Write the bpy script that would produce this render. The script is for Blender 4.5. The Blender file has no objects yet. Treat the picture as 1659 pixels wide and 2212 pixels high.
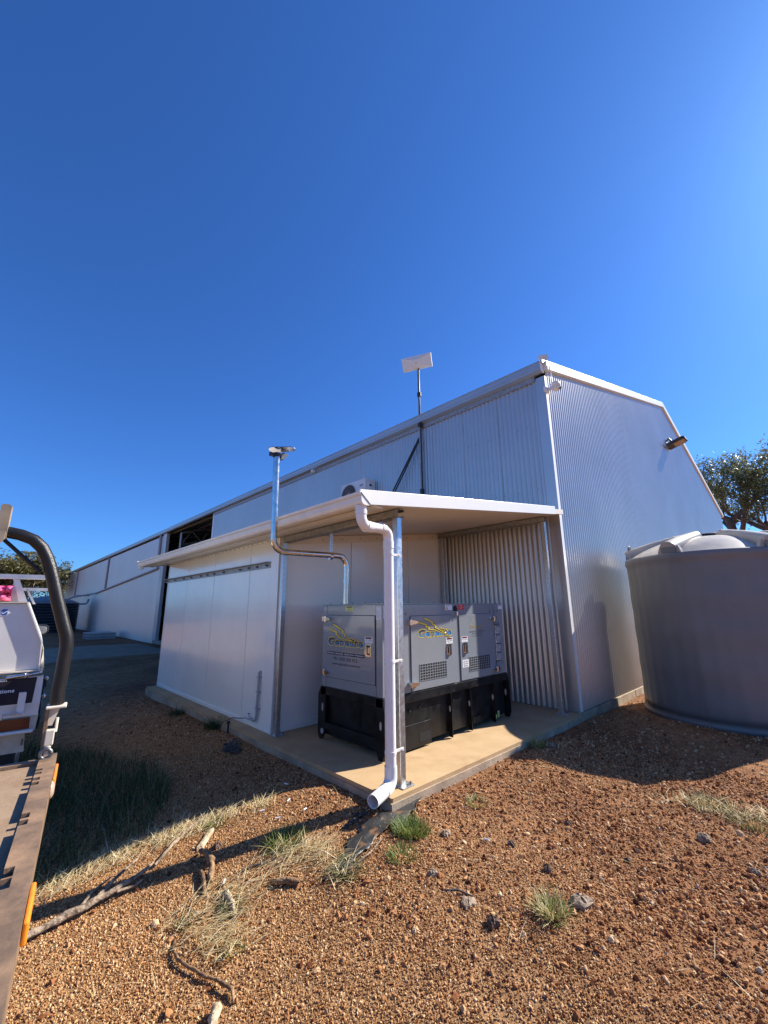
import bpy, math, random
import numpy as np
from mathutils import Vector, Matrix
rnd = random.Random(7)
rng = np.random.default_rng(7)
S = bpy.context.scene
COL = S.collection
R = math.radians
PI = math.pi

# ------------------------------------------------------------------ camera, sky, sun, exposure
cam_d = bpy.data.cameras.new('camera')
cam = bpy.data.objects.new('camera', cam_d); COL.objects.link(cam)
cam_d.sensor_fit = 'VERTICAL'; cam_d.sensor_height = 36.0; cam_d.sensor_width = 36.0
cam_d.lens = 36.0 * 885.93 / 2212.0
cam_d.clip_start = 0.05; cam_d.clip_end = 3000
CAM = Vector((-2.612, -2.676, 1.5))
def _cam(y, p, r):
    y, p, r = R(y), R(p), R(r)
    fw = np.array([math.cos(p)*math.sin(-y), math.cos(p)*math.cos(y), math.sin(p)])
    rt = np.array([math.cos(y), math.sin(y), 0]); up = np.cross(rt, fw)
    rt2 = rt*math.cos(r)+up*math.sin(r); up2 = np.cross(rt2, fw)
    m = Matrix.Identity(4)
    for i in range(3):
        m[i][0] = rt2[i]; m[i][1] = up2[i]; m[i][2] = -fw[i]; m[i][3] = CAM[i]
    return m
cam.matrix_world = _cam(-43.62, 13.127, -0.497)
S.camera = cam

SUN_AZ, SUN_EL = 19.5, 38.0          # towards +X, a little towards -Y
sd = Vector((math.cos(R(SUN_EL))*math.cos(R(SUN_AZ)), -math.cos(R(SUN_EL))*math.sin(R(SUN_AZ)), math.sin(R(SUN_EL))))
sun_d = bpy.data.lights.new('sun', 'SUN'); sun_d.energy = 5.0; sun_d.angle = R(0.53); sun_d.color = (1.0, 0.93, 0.82)
sun = bpy.data.objects.new('sun', sun_d); COL.objects.link(sun)
sun.rotation_euler = sd.to_track_quat('Z', 'Y').to_euler(); sun.location = (20, -8, 30)

W = bpy.data.worlds.new('World'); S.world = W; W.use_nodes = True
nt = W.node_tree; nt.nodes.clear()
sky = nt.nodes.new('ShaderNodeTexSky'); sky.sky_type = 'NISHITA'; sky.sun_disc = False
sky.sun_elevation = R(SUN_EL); sky.sun_rotation = R(90 + SUN_AZ)
sky.altitude = 300; sky.air_density = 1.0; sky.dust_density = 0.55; sky.ozone_density = 3.0
hsv = nt.nodes.new('ShaderNodeMix'); hsv.data_type = 'RGBA'; hsv.blend_type = 'MULTIPLY'; hsv.inputs[0].default_value = 1.0
hsv.inputs[7].default_value = (.165, .345, .63, 1)      # the deep clear blue of a dry inland sky, the same all over
bg = nt.nodes.new('ShaderNodeBackground'); bg.inputs['Strength'].default_value = 0.15
wo = nt.nodes.new('ShaderNodeOutputWorld')
nt.links.new(sky.outputs[0], hsv.inputs[6]); nt.links.new(hsv.outputs[2], bg.inputs[0]); nt.links.new(bg.outputs[0], wo.inputs[0])
vs = S.view_settings
S.display_settings.display_device = 'sRGB'
vs.view_transform = 'Standard'; vs.look = 'None'; vs.gamma = 1.0; vs.use_curve_mapping = False
vs.exposure = 0.95
S.render.engine = 'CYCLES'
S.cycles.use_denoising = True
S.cycles.max_bounces = 8; S.cycles.diffuse_bounces = 4; S.cycles.glossy_bounces = 4
S.cycles.sample_clamp_indirect = 6

# ------------------------------------------------------------------ helpers
def tag(o, label=None, cat=None, group=None, kind=None):
    if label: o['label'] = label
    if cat: o['category'] = cat
    if group: o['group'] = group
    if kind: o['kind'] = kind
    return o
def empty(name, loc, label=None, cat=None, group=None):
    o = bpy.data.objects.new(name, None); COL.objects.link(o); o.location = loc
    o.empty_display_size = .1
    return tag(o, label, cat, group)
def wloc(o):
    v = Vector((0, 0, 0))
    while o is not None:
        v += o.location; o = o.parent
    return v

class MB:
    def __init__(s): s.v = []; s.f = []; s.mi = []; s.sm = []
    def add(s, vs, fs, mi=0, smooth=False):
        b = len(s.v); s.v += [tuple(p) for p in vs]
        for f in fs: s.f.append([b+i for i in f]); s.mi.append(mi); s.sm.append(smooth)
        return s
    def box(s, x0, y0, z0, x1, y1, z1, mi=0):
        x0, x1 = sorted((x0, x1)); y0, y1 = sorted((y0, y1)); z0, z1 = sorted((z0, z1))
        vs = [(x, y, z) for z in (z0, z1) for y in (y0, y1) for x in (x0, x1)]
        return s.add(vs, [(0,2,3,1),(4,5,7,6),(0,1,5,4),(2,6,7,3),(0,4,6,2),(1,3,7,5)], mi)
    def hexa(s, b, t, mi=0):      # four bottom points (ccw from above), four top points
        return s.add(list(b)+list(t), [(3,2,1,0),(4,5,6,7),(0,1,5,4),(1,2,6,5),(2,3,7,6),(3,0,4,7)], mi)
    def prism(s, poly, o, u, v, n, d0, d1, mi=0, smooth=False):   # 2-D outline in the (u, v) plane, extruded along n from d0 to d1
        o, u, v, n = Vector(o), Vector(u), Vector(v), Vector(n)
        a = [o+u*p[0]+v*p[1]+n*d0 for p in poly]; b = [o+u*p[0]+v*p[1]+n*d1 for p in poly]
        k = len(poly)
        s.add(a+b, [list(range(k))[::-1], list(range(k, 2*k))], mi)
        s.add(a+b, [(i, (i+1) % k, k+(i+1) % k, k+i) for i in range(k)], mi, smooth)
        return s
    def tube(s, pts, r, n=12, mi=0, caps=True, smooth=True):
        pts = [Vector(p) for p in pts]; m = len(pts)
        rs = r if isinstance(r, (list, tuple)) else [r]*m
        tg = []
        for i in range(m):
            d = (pts[min(i+1, m-1)]-pts[max(i-1, 0)])
            tg.append(d.normalized() if d.length > 1e-9 else Vector((0, 0, 1)))
        ref = Vector((0, 0, 1)) if abs(tg[0].z) < .9 else Vector((1, 0, 0))
        u = tg[0].cross(ref).normalized(); vs = []
        for i in range(m):
            u = (u - tg[i]*u.dot(tg[i])).normalized(); w = tg[i].cross(u)
            for k in range(n):
                a = 2*PI*k/n; vs.append(pts[i]+(u*math.cos(a)+w*math.sin(a))*rs[i])
        fs = [(i*n+k, i*n+(k+1) % n, (i+1)*n+(k+1) % n, (i+1)*n+k) for i in range(m-1) for k in range(n)]
        s.add(vs, fs, mi, smooth)
        if caps:
            s.add(vs[:n], [list(range(n))[::-1]], mi); s.add(vs[-n:], [list(range(n))], mi)
        return s
    def lathe(s, prof, c, n=32, mi=0, smooth=True, a0=0., a1=2*PI):
        full = abs(a1-a0-2*PI) < 1e-6; k = n if full else n+1; vs = []
        for r, z in prof:
            for i in range(k):
                a = a0+(a1-a0)*i/n; vs.append((c[0]+r*math.cos(a), c[1]+r*math.sin(a), c[2]+z))
        m = len(prof); fs = []
        for j in range(m-1):
            for i in range(n):
                i2 = (i+1) % k
                fs.append((j*k+i, j*k+i2, (j+1)*k+i2, (j+1)*k+i))
        return s.add(vs, fs, mi, smooth)
    def disc(s, c, nrm, r, d, n=20, mi=0, smooth=True):
        c, nrm = Vector(c), Vector(nrm).normalized()
        return s.tube([c, c+nrm*d], r, n, mi, True, smooth)
    def build(s, name, mat, parent=None, bevel=0, kind=None, seg=2):
        me = bpy.data.meshes.new(name)
        off = wloc(parent) if parent else Vector((0, 0, 0))
        me.from_pydata([(p[0]-off.x, p[1]-off.y, p[2]-off.z) for p in s.v], [], s.f)
        mats = mat if isinstance(mat, (list, tuple)) else [mat]
        for m in mats: me.materials.append(m)
        me.polygons.foreach_set('material_index', s.mi); me.polygons.foreach_set('use_smooth', s.sm)
        me.update()
        o = bpy.data.objects.new(name, me); COL.objects.link(o)
        if parent: o.parent = parent
        if bevel:
            b = o.modifiers.new('Bevel', 'BEVEL'); b.width = bevel; b.segments = seg; b.limit_method = 'ANGLE'; b.angle_limit = R(40)
        if kind: o['kind'] = kind
        return o
def np_mesh(name, V, F, mat, parent=None, attrs=None, smooth=False):
    me = bpy.data.meshes.new(name)
    V = np.asarray(V, np.float32); F = np.asarray(F, np.int32); k = F.shape[1]
    me.vertices.add(len(V)); me.vertices.foreach_set('co', V.ravel())
    me.loops.add(F.size); me.loops.foreach_set('vertex_index', F.ravel())
    me.polygons.add(len(F)); me.polygons.foreach_set('loop_start', np.arange(0, F.size, k, dtype=np.int32))
    me.polygons.foreach_set('loop_total', np.full(len(F), k, np.int32))
    if smooth: me.polygons.foreach_set('use_smooth', np.ones(len(F), bool))
    for an, av in (attrs or {}).items():
        at = me.attributes.new(an, 'FLOAT', 'POINT'); at.data.foreach_set('value', np.asarray(av, np.float32))
    me.update(calc_edges=True); me.materials.append(mat)
    o = bpy.data.objects.new(name, me); COL.objects.link(o)
    if parent: o.parent = parent
    return o

# ------------------------------------------------------------------ materials
def lk(t, a, b): t.links.new(a, b)
def M(name, col, rough=.5, metal=0., var=.08, scale=6., bump=0., bscale=40., coat=0., col2=None, rvar=0., stretch=None, spec=.5, thr=(.35, .65), world=False):
    m = bpy.data.materials.new(name); m.use_nodes = True; t = m.node_tree; b = t.nodes['Principled BSDF']
    b.inputs['Roughness'].default_value = rough; b.inputs['Metallic'].default_value = metal
    b.inputs['Specular IOR Level'].default_value = spec
    if coat:
        b.inputs['Coat Weight'].default_value = coat; b.inputs['Coat Roughness'].default_value = .06
    tc = t.nodes.new('ShaderNodeTexCoord'); src = tc.outputs['Object']
    if world: src = t.nodes.new('ShaderNodeNewGeometry').outputs['Position']
    if stretch:
        mp = t.nodes.new('ShaderNodeMapping'); mp.inputs['Scale'].default_value = stretch; lk(t, src, mp.inputs[0]); src = mp.outputs[0]
    nz = t.nodes.new('ShaderNodeTexNoise'); nz.inputs['Scale'].default_value = scale; nz.inputs['Detail'].default_value = 6; nz.inputs['Roughness'].default_value = .62
    lk(t, src, nz.inputs['Vector'])
    rp = t.nodes.new('ShaderNodeValToRGB'); e = rp.color_ramp.elements
    c2 = col2 if col2 else tuple(min(1, c*(1+var)) for c in col)
    c1 = col if col2 else tuple(c*(1-var) for c in col)
    e[0].position, e[1].position = thr; e[0].color = (*c1, 1); e[1].color = (*c2, 1)
    lk(t, nz.outputs['Fac'], rp.inputs[0]); lk(t, rp.outputs[0], b.inputs['Base Color'])
    if rvar:
        mr = t.nodes.new('ShaderNodeMapRange'); mr.inputs['From Min'].default_value = .3; mr.inputs['From Max'].default_value = .7
        mr.inputs['To Min'].default_value = max(.02, rough-rvar); mr.inputs['To Max'].default_value = rough+rvar
        lk(t, nz.outputs['Fac'], mr.inputs[0]); lk(t, mr.outputs[0], b.inputs['Roughness'])
    if bump:
        n2 = t.nodes.new('ShaderNodeTexNoise'); n2.inputs['Scale'].default_value = bscale; n2.inputs['Detail'].default_value = 5
        lk(t, src, n2.inputs['Vector'])
        bp = t.nodes.new('ShaderNodeBump'); bp.inputs['Strength'].default_value = bump; bp.inputs['Distance'].default_value = .01
        lk(t, n2.outputs['Fac'], bp.inputs['Height']); lk(t, bp.outputs[0], b.inputs['Normal'])
    return m
def ATT(name, attr, stops, rough=.8, inst=False, trans=0., spec=.3, bump=0.):      # colour picked by a stored attribute
    m = bpy.data.materials.new(name); m.use_nodes = True; t = m.node_tree; b = t.nodes['Principled BSDF']
    a = t.nodes.new('ShaderNodeAttribute'); a.attribute_name = attr; a.attribute_type = 'INSTANCER' if inst else 'GEOMETRY'
    rp = t.nodes.new('ShaderNodeValToRGB'); e = rp.color_ramp.elements
    while len(e) < len(stops): e.new(.5)
    for i, (p, c) in enumerate(stops): e[i].position = p; e[i].color = (*c, 1)
    lk(t, a.outputs['Fac'], rp.inputs[0]); lk(t, rp.outputs[0], b.inputs['Base Color'])
    b.inputs['Roughness'].default_value = rough; b.inputs['Specular IOR Level'].default_value = spec
    if trans:
        b.inputs['Transmission Weight'].default_value = 0
        tr = t.nodes.new('ShaderNodeBsdfTranslucent'); mx = t.nodes.new('ShaderNodeMixShader'); mx.inputs[0].default_value = trans
        lk(t, rp.outputs[0], tr.inputs[0]); lk(t, b.outputs[0], mx.inputs[1]); lk(t, tr.outputs[0], mx.inputs[2])
        lk(t, mx.outputs[0], t.nodes['Material Output'].inputs[0])
    return m

m_zinc = M('zinc_sheet', (.60, .565, .52), .31, .60, var=.06, scale=.5, world=True)
m_zincw = M('zinc_sheet_wall', (.56, .54, .51), .36, .72, var=.05, scale=.6, world=True)
m_far = M('far_sheet', (.66, .62, .58), .28, .25, var=.03, scale=.6, world=True)
m_trim = M('white_trim', (.84, .83, .79), .35, .0, var=.03, scale=3, coat=.2)
m_gutter = M('cream_gutter', (.80, .73, .63), .4, 0, var=.05, scale=5)
m_panel = M('panel_white', (.88, .855, .79), .20, .0, var=.03, scale=1.4, rvar=.05, bump=.02, bscale=120, coat=.35)
m_ceil = M('ceiling_panel', (.78, .70, .58), .45, 0, var=.04, scale=2)
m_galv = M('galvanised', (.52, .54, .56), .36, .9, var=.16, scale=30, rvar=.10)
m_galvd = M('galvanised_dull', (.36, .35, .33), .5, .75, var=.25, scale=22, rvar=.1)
m_stain = M('stainless', (.62, .60, .57), .22, 1., var=.12, scale=14, rvar=.08)
m_chrome = M('chrome', (.78, .77, .75), .12, 1., var=.04, scale=20)
m_pvc = M('pvc', (.82, .79, .76), .35, 0, var=.03, scale=10, coat=.1)
m_conc = M('concrete', (.40, .262, .125), .85, 0, var=.0, scale=2.6, bump=.25, bscale=90, col2=(.52, .36, .20), thr=(.3, .72))
def stain(m, sc, lo, hi, col, fac):
    t = m.node_tree; b = t.nodes['Principled BSDF']; src = b.inputs['Base Color'].links[0].from_socket
    tc = t.nodes.new('ShaderNodeTexCoord'); n = t.nodes.new('ShaderNodeTexNoise'); n.inputs['Scale'].default_value = sc; n.inputs['Detail'].default_value = 8; n.inputs['Roughness'].default_value = .7; lk(t, tc.outputs['Object'], n.inputs['Vector'])
    r = t.nodes.new('ShaderNodeMapRange'); r.inputs['From Min'].default_value = lo; r.inputs['From Max'].default_value = hi; r.inputs['To Min'].default_value = 0; r.inputs['To Max'].default_value = fac; lk(t, n.outputs['Fac'], r.inputs[0])
    x = t.nodes.new('ShaderNodeMix'); x.data_type = 'RGBA'; lk(t, r.outputs[0], x.inputs[0]); lk(t, src, x.inputs[6]); x.inputs[7].default_value = (*col, 1); lk(t, x.outputs[2], b.inputs['Base Color'])
m_concg = M('concrete_grey', (.27, .20, .14), .9, 0, scale=3.5, bump=.35, bscale=60, col2=(.46, .36, .25))
m_apron = M('apron_concrete', (.27, .20, .13), .9, 0, scale=2, bump=.2, bscale=50, col2=(.36, .27, .18), spec=.2)
m_gen = M('generator_grey', (.245, .27, .29), .24, 0, var=.04, scale=3, coat=.5, bump=.03, bscale=200)
m_genb = M('generator_black', (.007, .0075, .009), .40, 0, spec=.35, var=.5, scale=7, bump=.05, bscale=90, rvar=.12)
m_gap = M('dark_gap', (.006, .006, .007), .8, 0)
m_black = M('black_plastic', (.018, .018, .02), .45, 0, var=.3, scale=20)
m_white = M('white_plastic', (.74, .74, .72), .4, 0, var=.03)
m_cond = M('grey_conduit', (.36, .36, .36), .5, 0, var=.05)
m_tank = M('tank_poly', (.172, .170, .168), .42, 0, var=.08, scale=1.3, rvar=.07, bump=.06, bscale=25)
m_lid = M('tank_lid_poly', (.36, .34, .31), .4, 0, scale=2.5, col2=(.60, .52, .40), thr=(.4, .8), bump=.05, bscale=30)
m_dtank = M('dark_tank', (.018, .022, .025), .4, 0, var=.15, scale=3)
m_deck = M('rusty_deck', (.24, .145, .08), .75, .1, scale=5, bump=.25, bscale=60, col2=(.34, .24, .15))
m_rail = M('worn_steel', (.16, .105, .065), .62, .1, scale=9, bump=.15, bscale=70, col2=(.36, .22, .125), thr=(.40, .72), rvar=.12)
m_pipe = M('black_powder_coat', (.012, .011, .0105), .32, 0, scale=16, bump=.22, bscale=320, col2=(.030, .023, .018), thr=(.5, .85), spec=.4)
m_amber = M('amber_reflector', (.85, .27, .02), .25, 0, var=.1, scale=50)
m_ute = M('ute_white', (.72, .68, .62), .35, 0, scale=4, col2=(.76, .73, .69), coat=.3)
m_uted = M('dusty_trim', (.50, .42, .32), .6, 0, scale=6, col2=(.66, .60, .50))
m_tab = M('tan_steel', (.26, .20, .14), .6, 0, scale=8, col2=(.40, .33, .24), spec=.3)
m_decal = M('dark_decal', (.020, .017, .026), .5, 0, scale=3, col2=(.038, .028, .034), spec=.2)
m_ink = M('white_ink', (.80, .80, .80), .5, 0, var=.02)
m_inkb = M('black_ink', (.012, .012, .018), .4, 0, var=.02)
m_inky = M('yellow_ink', (.88, .66, .07), .4, 0, var=.04)
m_inkr = M('red_ink', (.62, .03, .03), .4, 0, var=.03)
m_inkp = M('pale_yellow_ink', (.75, .75, .22), .45, 0, var=.03)
m_inkbl = M('blue_ink', (.03, .10, .38), .4, 0, var=.05)
m_inkg = M('gold_ink', (.35, .26, .10), .4, 0, var=.05)
m_inkn = M('navy_ink', (.006, .007, .025), .4, 0, var=.05)
m_alu = M('aluminium', (.62, .62, .61), .38, .85, var=.08, scale=9, rvar=.08)
m_red = M('red_lens', (.10, .010, .009), .22, 0, var=.1, coat=.4)  # darkened red: shade over the tail light put into the lens colour
m_pink = M('pink_cloth', (.72, .06, .20), .7, 0, scale=9, col2=(.80, .16, .30), bump=.4, bscale=12)
m_glass = M('dark_glass', (.02, .03, .035), .06, 0, var=.1, coat=.5)
m_rubber = M('rubber', (.02, .02, .02), .75, 0, var=.2, bump=.2)
m_bark = M('grey_bark', (.13, .105, .085), .9, 0, scale=9, bump=.8, bscale=30, col2=(.30, .25, .20), stretch=(1, 1, .35))
m_barkd = M('dark_bark', (.055, .042, .035), .9, 0, scale=6, bump=.6, bscale=18, col2=(.13, .10, .08))
m_wood = M('weathered_wood', (.12, .085, .058), .9, 0, scale=26, bump=1., bscale=60, col2=(.40, .30, .21), thr=(.40, .60))
m_woodp = M('pale_wood', (.30, .22, .13), .85, 0, scale=22, bump=.9, bscale=60, col2=(.58, .47, .31), thr=(.36, .58))
m_woodb = M('brown_bark', (.12, .065, .03), .85, 0, scale=24, bump=1., bscale=60, col2=(.36, .22, .11), thr=(.38, .62))
m_rock = M('grey_rock', (.17, .12, .08), .95, 0, scale=22, bump=1., bscale=60, col2=(.40, .30, .21))
m_rockd = M('dark_rock', (.055, .036, .028), .95, 0, scale=22, bump=1., bscale=60, col2=(.18, .11, .075))
m_film = M('builders_film', (.030, .030, .030), .48, 0, scale=7, bump=.5, bscale=30, col2=(.30, .14, .055), thr=(.56, .72))
m_lens = M('lamp_lens', (.42, .30, .22), .15, 0, var=.06)
m_bolt = M('bolt_steel', (.20, .20, .20), .4, .9, var=.1)
m_roof = M('roof_sheet', (.60, .61, .62), .35, .75, var=.05)
m_inside = M('shed_inside', (.30, .28, .26), .7, 0, var=.1)

stain(m_conc, 1.4, .52, .72, (.30, .17, .075), .75); stain(m_conc, 34, .66, .74, (.16, .09, .045), .8)
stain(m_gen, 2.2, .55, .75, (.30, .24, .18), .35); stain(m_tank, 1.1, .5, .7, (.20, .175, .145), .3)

def grad_mat(name, z0, z1, c0, c1):     # printed gradient of a logo: flat ink
    m = bpy.data.materials.new(name); m.use_nodes = True; t = m.node_tree; b = t.nodes['Principled BSDF']; b.inputs['Roughness'].default_value = .4
    tc = t.nodes.new('ShaderNodeTexCoord'); sx = t.nodes.new('ShaderNodeSeparateXYZ'); mr = t.nodes.new('ShaderNodeMapRange')
    mr.inputs['From Min'].default_value = z0; mr.inputs['From Max'].default_value = z1
    rp = t.nodes.new('ShaderNodeValToRGB'); e = rp.color_ramp.elements
    e[0].position = .30; e[0].color = (*c0, 1); e[1].position = .62; e[1].color = (*c1, 1)
    lk(t, tc.outputs['Object'], sx.inputs[0]); lk(t, sx.outputs['Z'], mr.inputs[0]); lk(t, mr.outputs[0], rp.inputs[0]); lk(t, rp.outputs[0], b.inputs['Base Color'])
    return m

def text(s, name, o, u, v, width, height, mat, parent, lift=.001, bold=0., shear=0., space=1.):
    """lettering laid on a surface: o = lower left corner, u/v = reading direction and up; scaled to width x height"""
    c = bpy.data.curves.new('t', 'FONT'); c.body = s; c.offset = bold; c.shear = shear; c.resolution_u = 2; c.space_character = space
    ob = bpy.data.objects.new('t', c); COL.objects.link(ob)
    dg = bpy.context.evaluated_depsgraph_get(); dg.update()
    me = bpy.data.meshes.new_from_object(ob.evaluated_get(dg)); bpy.data.objects.remove(ob)
    n = len(me.vertices); P = np.zeros(n*3); me.vertices.foreach_get('co', P); P = P.reshape(-1, 3)
    lo, hi = P.min(0), P.max(0)
    u, v = Vector(u).normalized(), Vector(v).normalized(); w = u.cross(v); off = wloc(parent)
    fx, fy = width/max(hi[0]-lo[0], 1e-6), height/max(hi[1]-lo[1], 1e-6)
    A = (P[:, :1]-lo[0])*fx*np.array(u) + (P[:, 1:2]-lo[1])*fy*np.array(v) + np.array(Vector(o)+w*lift-off)
    me.vertices.foreach_set('co', A.ravel()); me.update()
    me.materials.clear(); me.materials.append(mat); me.name = name
    r = bpy.data.objects.new(name, me); COL.objects.link(r); r.parent = parent
    return r

# ------------------------------------------------------------------ the ground
def sm(a, b, t):
    t = np.clip((t-a)/(b-a), 0, 1); return t*t*(3-2*t)
def gz(x, y):
    x = np.asarray(x, float); y = np.asarray(y, float)
    h = -.10-.17*sm(0, 2.3, -x)-.035*sm(3.2, 6, x)-.05*sm(2.5, 7, y)
    return h+.012*np.sin(2.1*x+1.3*y+.5)*np.sin(1.7*y-.8*x)+.006*np.sin(5.3*x+.7)*np.sin(4.7*y)
def gzf(x, y): return float(gz(x, y))

def ground_material():
    m = bpy.data.materials.new('red_earth'); m.use_nodes = True; t = m.node_tree; b = t.nodes['Principled BSDF']; b.inputs['Roughness'].default_value = .95
    b.inputs['Specular IOR Level'].default_value = .15
    tc = t.nodes.new('ShaderNodeTexCoord')
    def noise(sc, d=5): 
        n = t.nodes.new('ShaderNodeTexNoise'); n.inputs['Scale'].default_value = sc; n.inputs['Detail'].default_value = d; lk(t, tc.outputs['Object'], n.inputs['Vector']); return n
    n1, n2, n3 = noise(.7), noise(9, 8), noise(70, 4)
    r1 = t.nodes.new('ShaderNodeValToRGB'); e = r1.color_ramp.elements; e[0].position = .35; e[0].color = (.205, .092, .042, 1); e[1].position = .7; e[1].color = (.34, .185, .092, 1)
    lk(t, n1.outputs['Fac'], r1.inputs[0])
    r2 = t.nodes.new('ShaderNodeValToRGB'); e = r2.color_ramp.elements; e[0].position = .3; e[0].color = (.45, .42, .40, 1); e[1].position = .7; e[1].color = (1.25, 1.2, 1.15, 1)
    lk(t, n2.outputs['Fac'], r2.inputs[0])
    sx = t.nodes.new('ShaderNodeSeparateXYZ'); lk(t, tc.outputs['Object'], sx.inputs[0])
    ad = t.nodes.new('ShaderNodeMath'); ad.operation = 'MULTIPLY_ADD'; ad.inputs[1].default_value = -.9; lk(t, n1.outputs['Fac'], ad.inputs[0]); lk(t, sx.outputs['X'], ad.inputs[2])
    mp = t.nodes.new('ShaderNodeMapRange'); mp.inputs['From Min'].default_value = -1.9; mp.inputs['From Max'].default_value = .1; mp.inputs['To Min'].default_value = 1; mp.inputs['To Max'].default_value = 0; lk(t, ad.outputs[0], mp.inputs[0])
    ms = t.nodes.new('ShaderNodeMix'); ms.data_type = 'RGBA'; ms.inputs[7].default_value = (.36, .215, .105, 1); lk(t, mp.outputs[0], ms.inputs[0]); lk(t, r1.outputs[0], ms.inputs[6])
    mx = t.nodes.new('ShaderNodeMix'); mx.data_type = 'RGBA'; mx.blend_type = 'MULTIPLY'; mx.inputs[0].default_value = .8
    lk(t, ms.outputs[2], mx.inputs[6]); lk(t, r2.outputs[0], mx.inputs[7]); lk(t, mx.outputs[2], b.inputs['Base Color'])
    bp = t.nodes.new('ShaderNodeBump'); bp.inputs['Strength'].default_value = .7; bp.inputs['Distance'].default_value = .02
    lk(t, n3.outputs['Fac'], bp.inputs['Height']); lk(t, bp.outputs[0], b.inputs['Normal'])
    return m
m_ground = ground_material()
xs = np.unique(np.concatenate([np.arange(-5, 10.01, .12), np.linspace(10, 80, 30), np.geomspace(80, 900, 14), -np.geomspace(5, 900, 34)]))
ys = np.unique(np.concatenate([np.arange(-5, 12.01, .12), np.linspace(12, 80, 30), np.geomspace(80, 900, 14), -np.geomspace(5, 900, 30)]))
X, Y = np.meshgrid(xs, ys); Z = gz(X, Y)
V = np.stack([X.ravel(), Y.ravel(), Z.ravel()], 1); nx, ny = len(xs), len(ys)
I = (np.arange(ny-1)[:, None]*nx+np.arange(nx-1)[None, :]).ravel()
tag(np_mesh('ground', V, np.stack([I, I+1, I+1+nx, I+nx], 1), m_ground, smooth=True), kind='structure')
# the drive of pale concrete that runs into the open bay
pv, pf = [], []
xa = np.arange(-60, 3.81, 1.0)
mb = MB()
for i in range(len(xa)-1):
    x0, x1 = xa[i], xa[i+1]
    q = [(x0+.004*(i % 4 == 0), 14.95), (x1, 14.95), (x1, 20.9), (x0+.004*(i % 4 == 0), 20.9)]
    mb.hexa([(p[0], p[1], -.6) for p in q], [(p[0], p[1], float(-.10-.17*sm(0, 2.3, -p[0])-.05)+.055) for p in q])
tag(mb.build('concrete_path', m_apron), kind='structure')

# ------------------------------------------------------------------ main shed
SX, SY, EAVE, PEAKX, PEAK, FARX, ENDY = 3.85, .05, 5.586, 12.85, 8.02, 21.86, 56.5
shed = empty('steel_shed', (SX, SY, 0), 'long grey corrugated steel shed with pale gable end and open bay', 'shed')
PITCH, DEPTH, NP = .088, .028, 9
def sheet_mesh(name, h, n_pitch=NP, mat=None, seg=8, top=None):
    """one corrugated sheet: width along +X local, outward = -Y local"""
    k = n_pitch*seg+1; u = np.arange(k)*PITCH/seg; d = -DEPTH*np.abs(np.sin(PI*u/PITCH))**.85
    zt = np.full(k, h) if top is None else top(u)
    V = np.concatenate([np.stack([u, d, np.zeros(k)], 1), np.stack([u, d, zt], 1)])
    i = np.arange(k-1); F = np.stack([i, i+1, i+1+k, i+k], 1)
    me = bpy.data.meshes.new(name); me.from_pydata(V.tolist(), [], F.tolist()); me.polygons.foreach_set('use_smooth', [True]*len(F)); me.materials.append(mat); me.update()
    return me
SW = NP*PITCH
def link_part(name, me, parent, loc, rz=0):
    o = bpy.data.objects.new(name, me); COL.objects.link(o); o.parent = parent; o.location = Vector(loc)-wloc(parent); o.rotation_euler = (0, 0, rz); return o
# long wall: outward -X; a local +X axis running towards -Y means a turn of -90 degrees
me_long = sheet_mesh('cladding_sheet', 5.36, mat=m_zincw)
ny_ = int(math.ceil((13.75-.19)/SW))
for i in range(ny_):
    link_part('cladding_sheet', me_long, shed, (SX-.001*(i % 2), .19+SW*(i+1), .004), -PI/2)
bay0 = .19+SW*ny_; bay1 = bay0+6.85
me_far = sheet_mesh('cladding_sheet', 5.56, mat=m_far, seg=6)
nf = int(math.ceil((ENDY-bay1)/SW))
for i in range(nf):
    link_part('cladding_sheet', me_far, shed, (SX-.001*(i % 2), bay1+SW*(i+1), -.2), -PI/2)
ENDY = bay1+SW*nf
# gable: outward -Y
def ztop(x): return EAVE-.07+(PEAK-EAVE)*(1-abs(x-PEAKX)/(PEAKX-SX))
ng = int((FARX-SX-.1)/SW)
for i in range(ng+1):
    x0 = SX+.09+SW*i; npit = NP
    if i == ng: npit = max(1, int((FARX-x0-.08)/PITCH))
    me = sheet_mesh('cladding_sheet', 0, npit, m_zinc, top=lambda u, x0=x0: np.array([ztop(x0+q) for q in u]))
    link_part('cladding_sheet', me, shed, (x0, SY-.001*(i % 2), .004))
# roof, far side wall, end wall, slab
th = .06
for nm, xa_, xb_ in (('roof', SX-.12, PEAKX), ('roof', FARX+.12, PEAKX)):
    za = EAVE-.0324*0+.01; mb = MB()
    mb.hexa([(xa_, SY-.06, za), (xb_, SY-.06, PEAK+.02), (xb_, ENDY+.1, PEAK+.02), (xa_, ENDY+.1, za)][::(1 if xa_ < xb_ else -1)],
            [(xa_, SY-.06, za+th), (xb_, SY-.06, PEAK+.02+th), (xb_, ENDY+.1, PEAK+.02+th), (xa_, ENDY+.1, za+th)][::(1 if xa_ < xb_ else -1)])
    mb.build('roof', m_roof, shed)
mb = MB(); mb.box(FARX-.02, SY+.03, 0, FARX+.02, ENDY, EAVE); mb.build('far_wall', m_far, shed)
mb = MB(); mb.prism([(SX+.02, -.2), (FARX-.03, -.2), (FARX-.03, EAVE), (PEAKX, PEAK), (SX+.02, EAVE)], (0, ENDY-.05, 0), (1, 0, 0), (0, 0, 1), (0, 1, 0), 0, .04); mb.build('end_wall', m_far, shed)
mb = MB(); mb.box(SX+.012, SY+.008, -.5, FARX+.03, ENDY+.03, -.003)
mb.build('floor_slab', m_concg, shed)
mb = MB()
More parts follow.
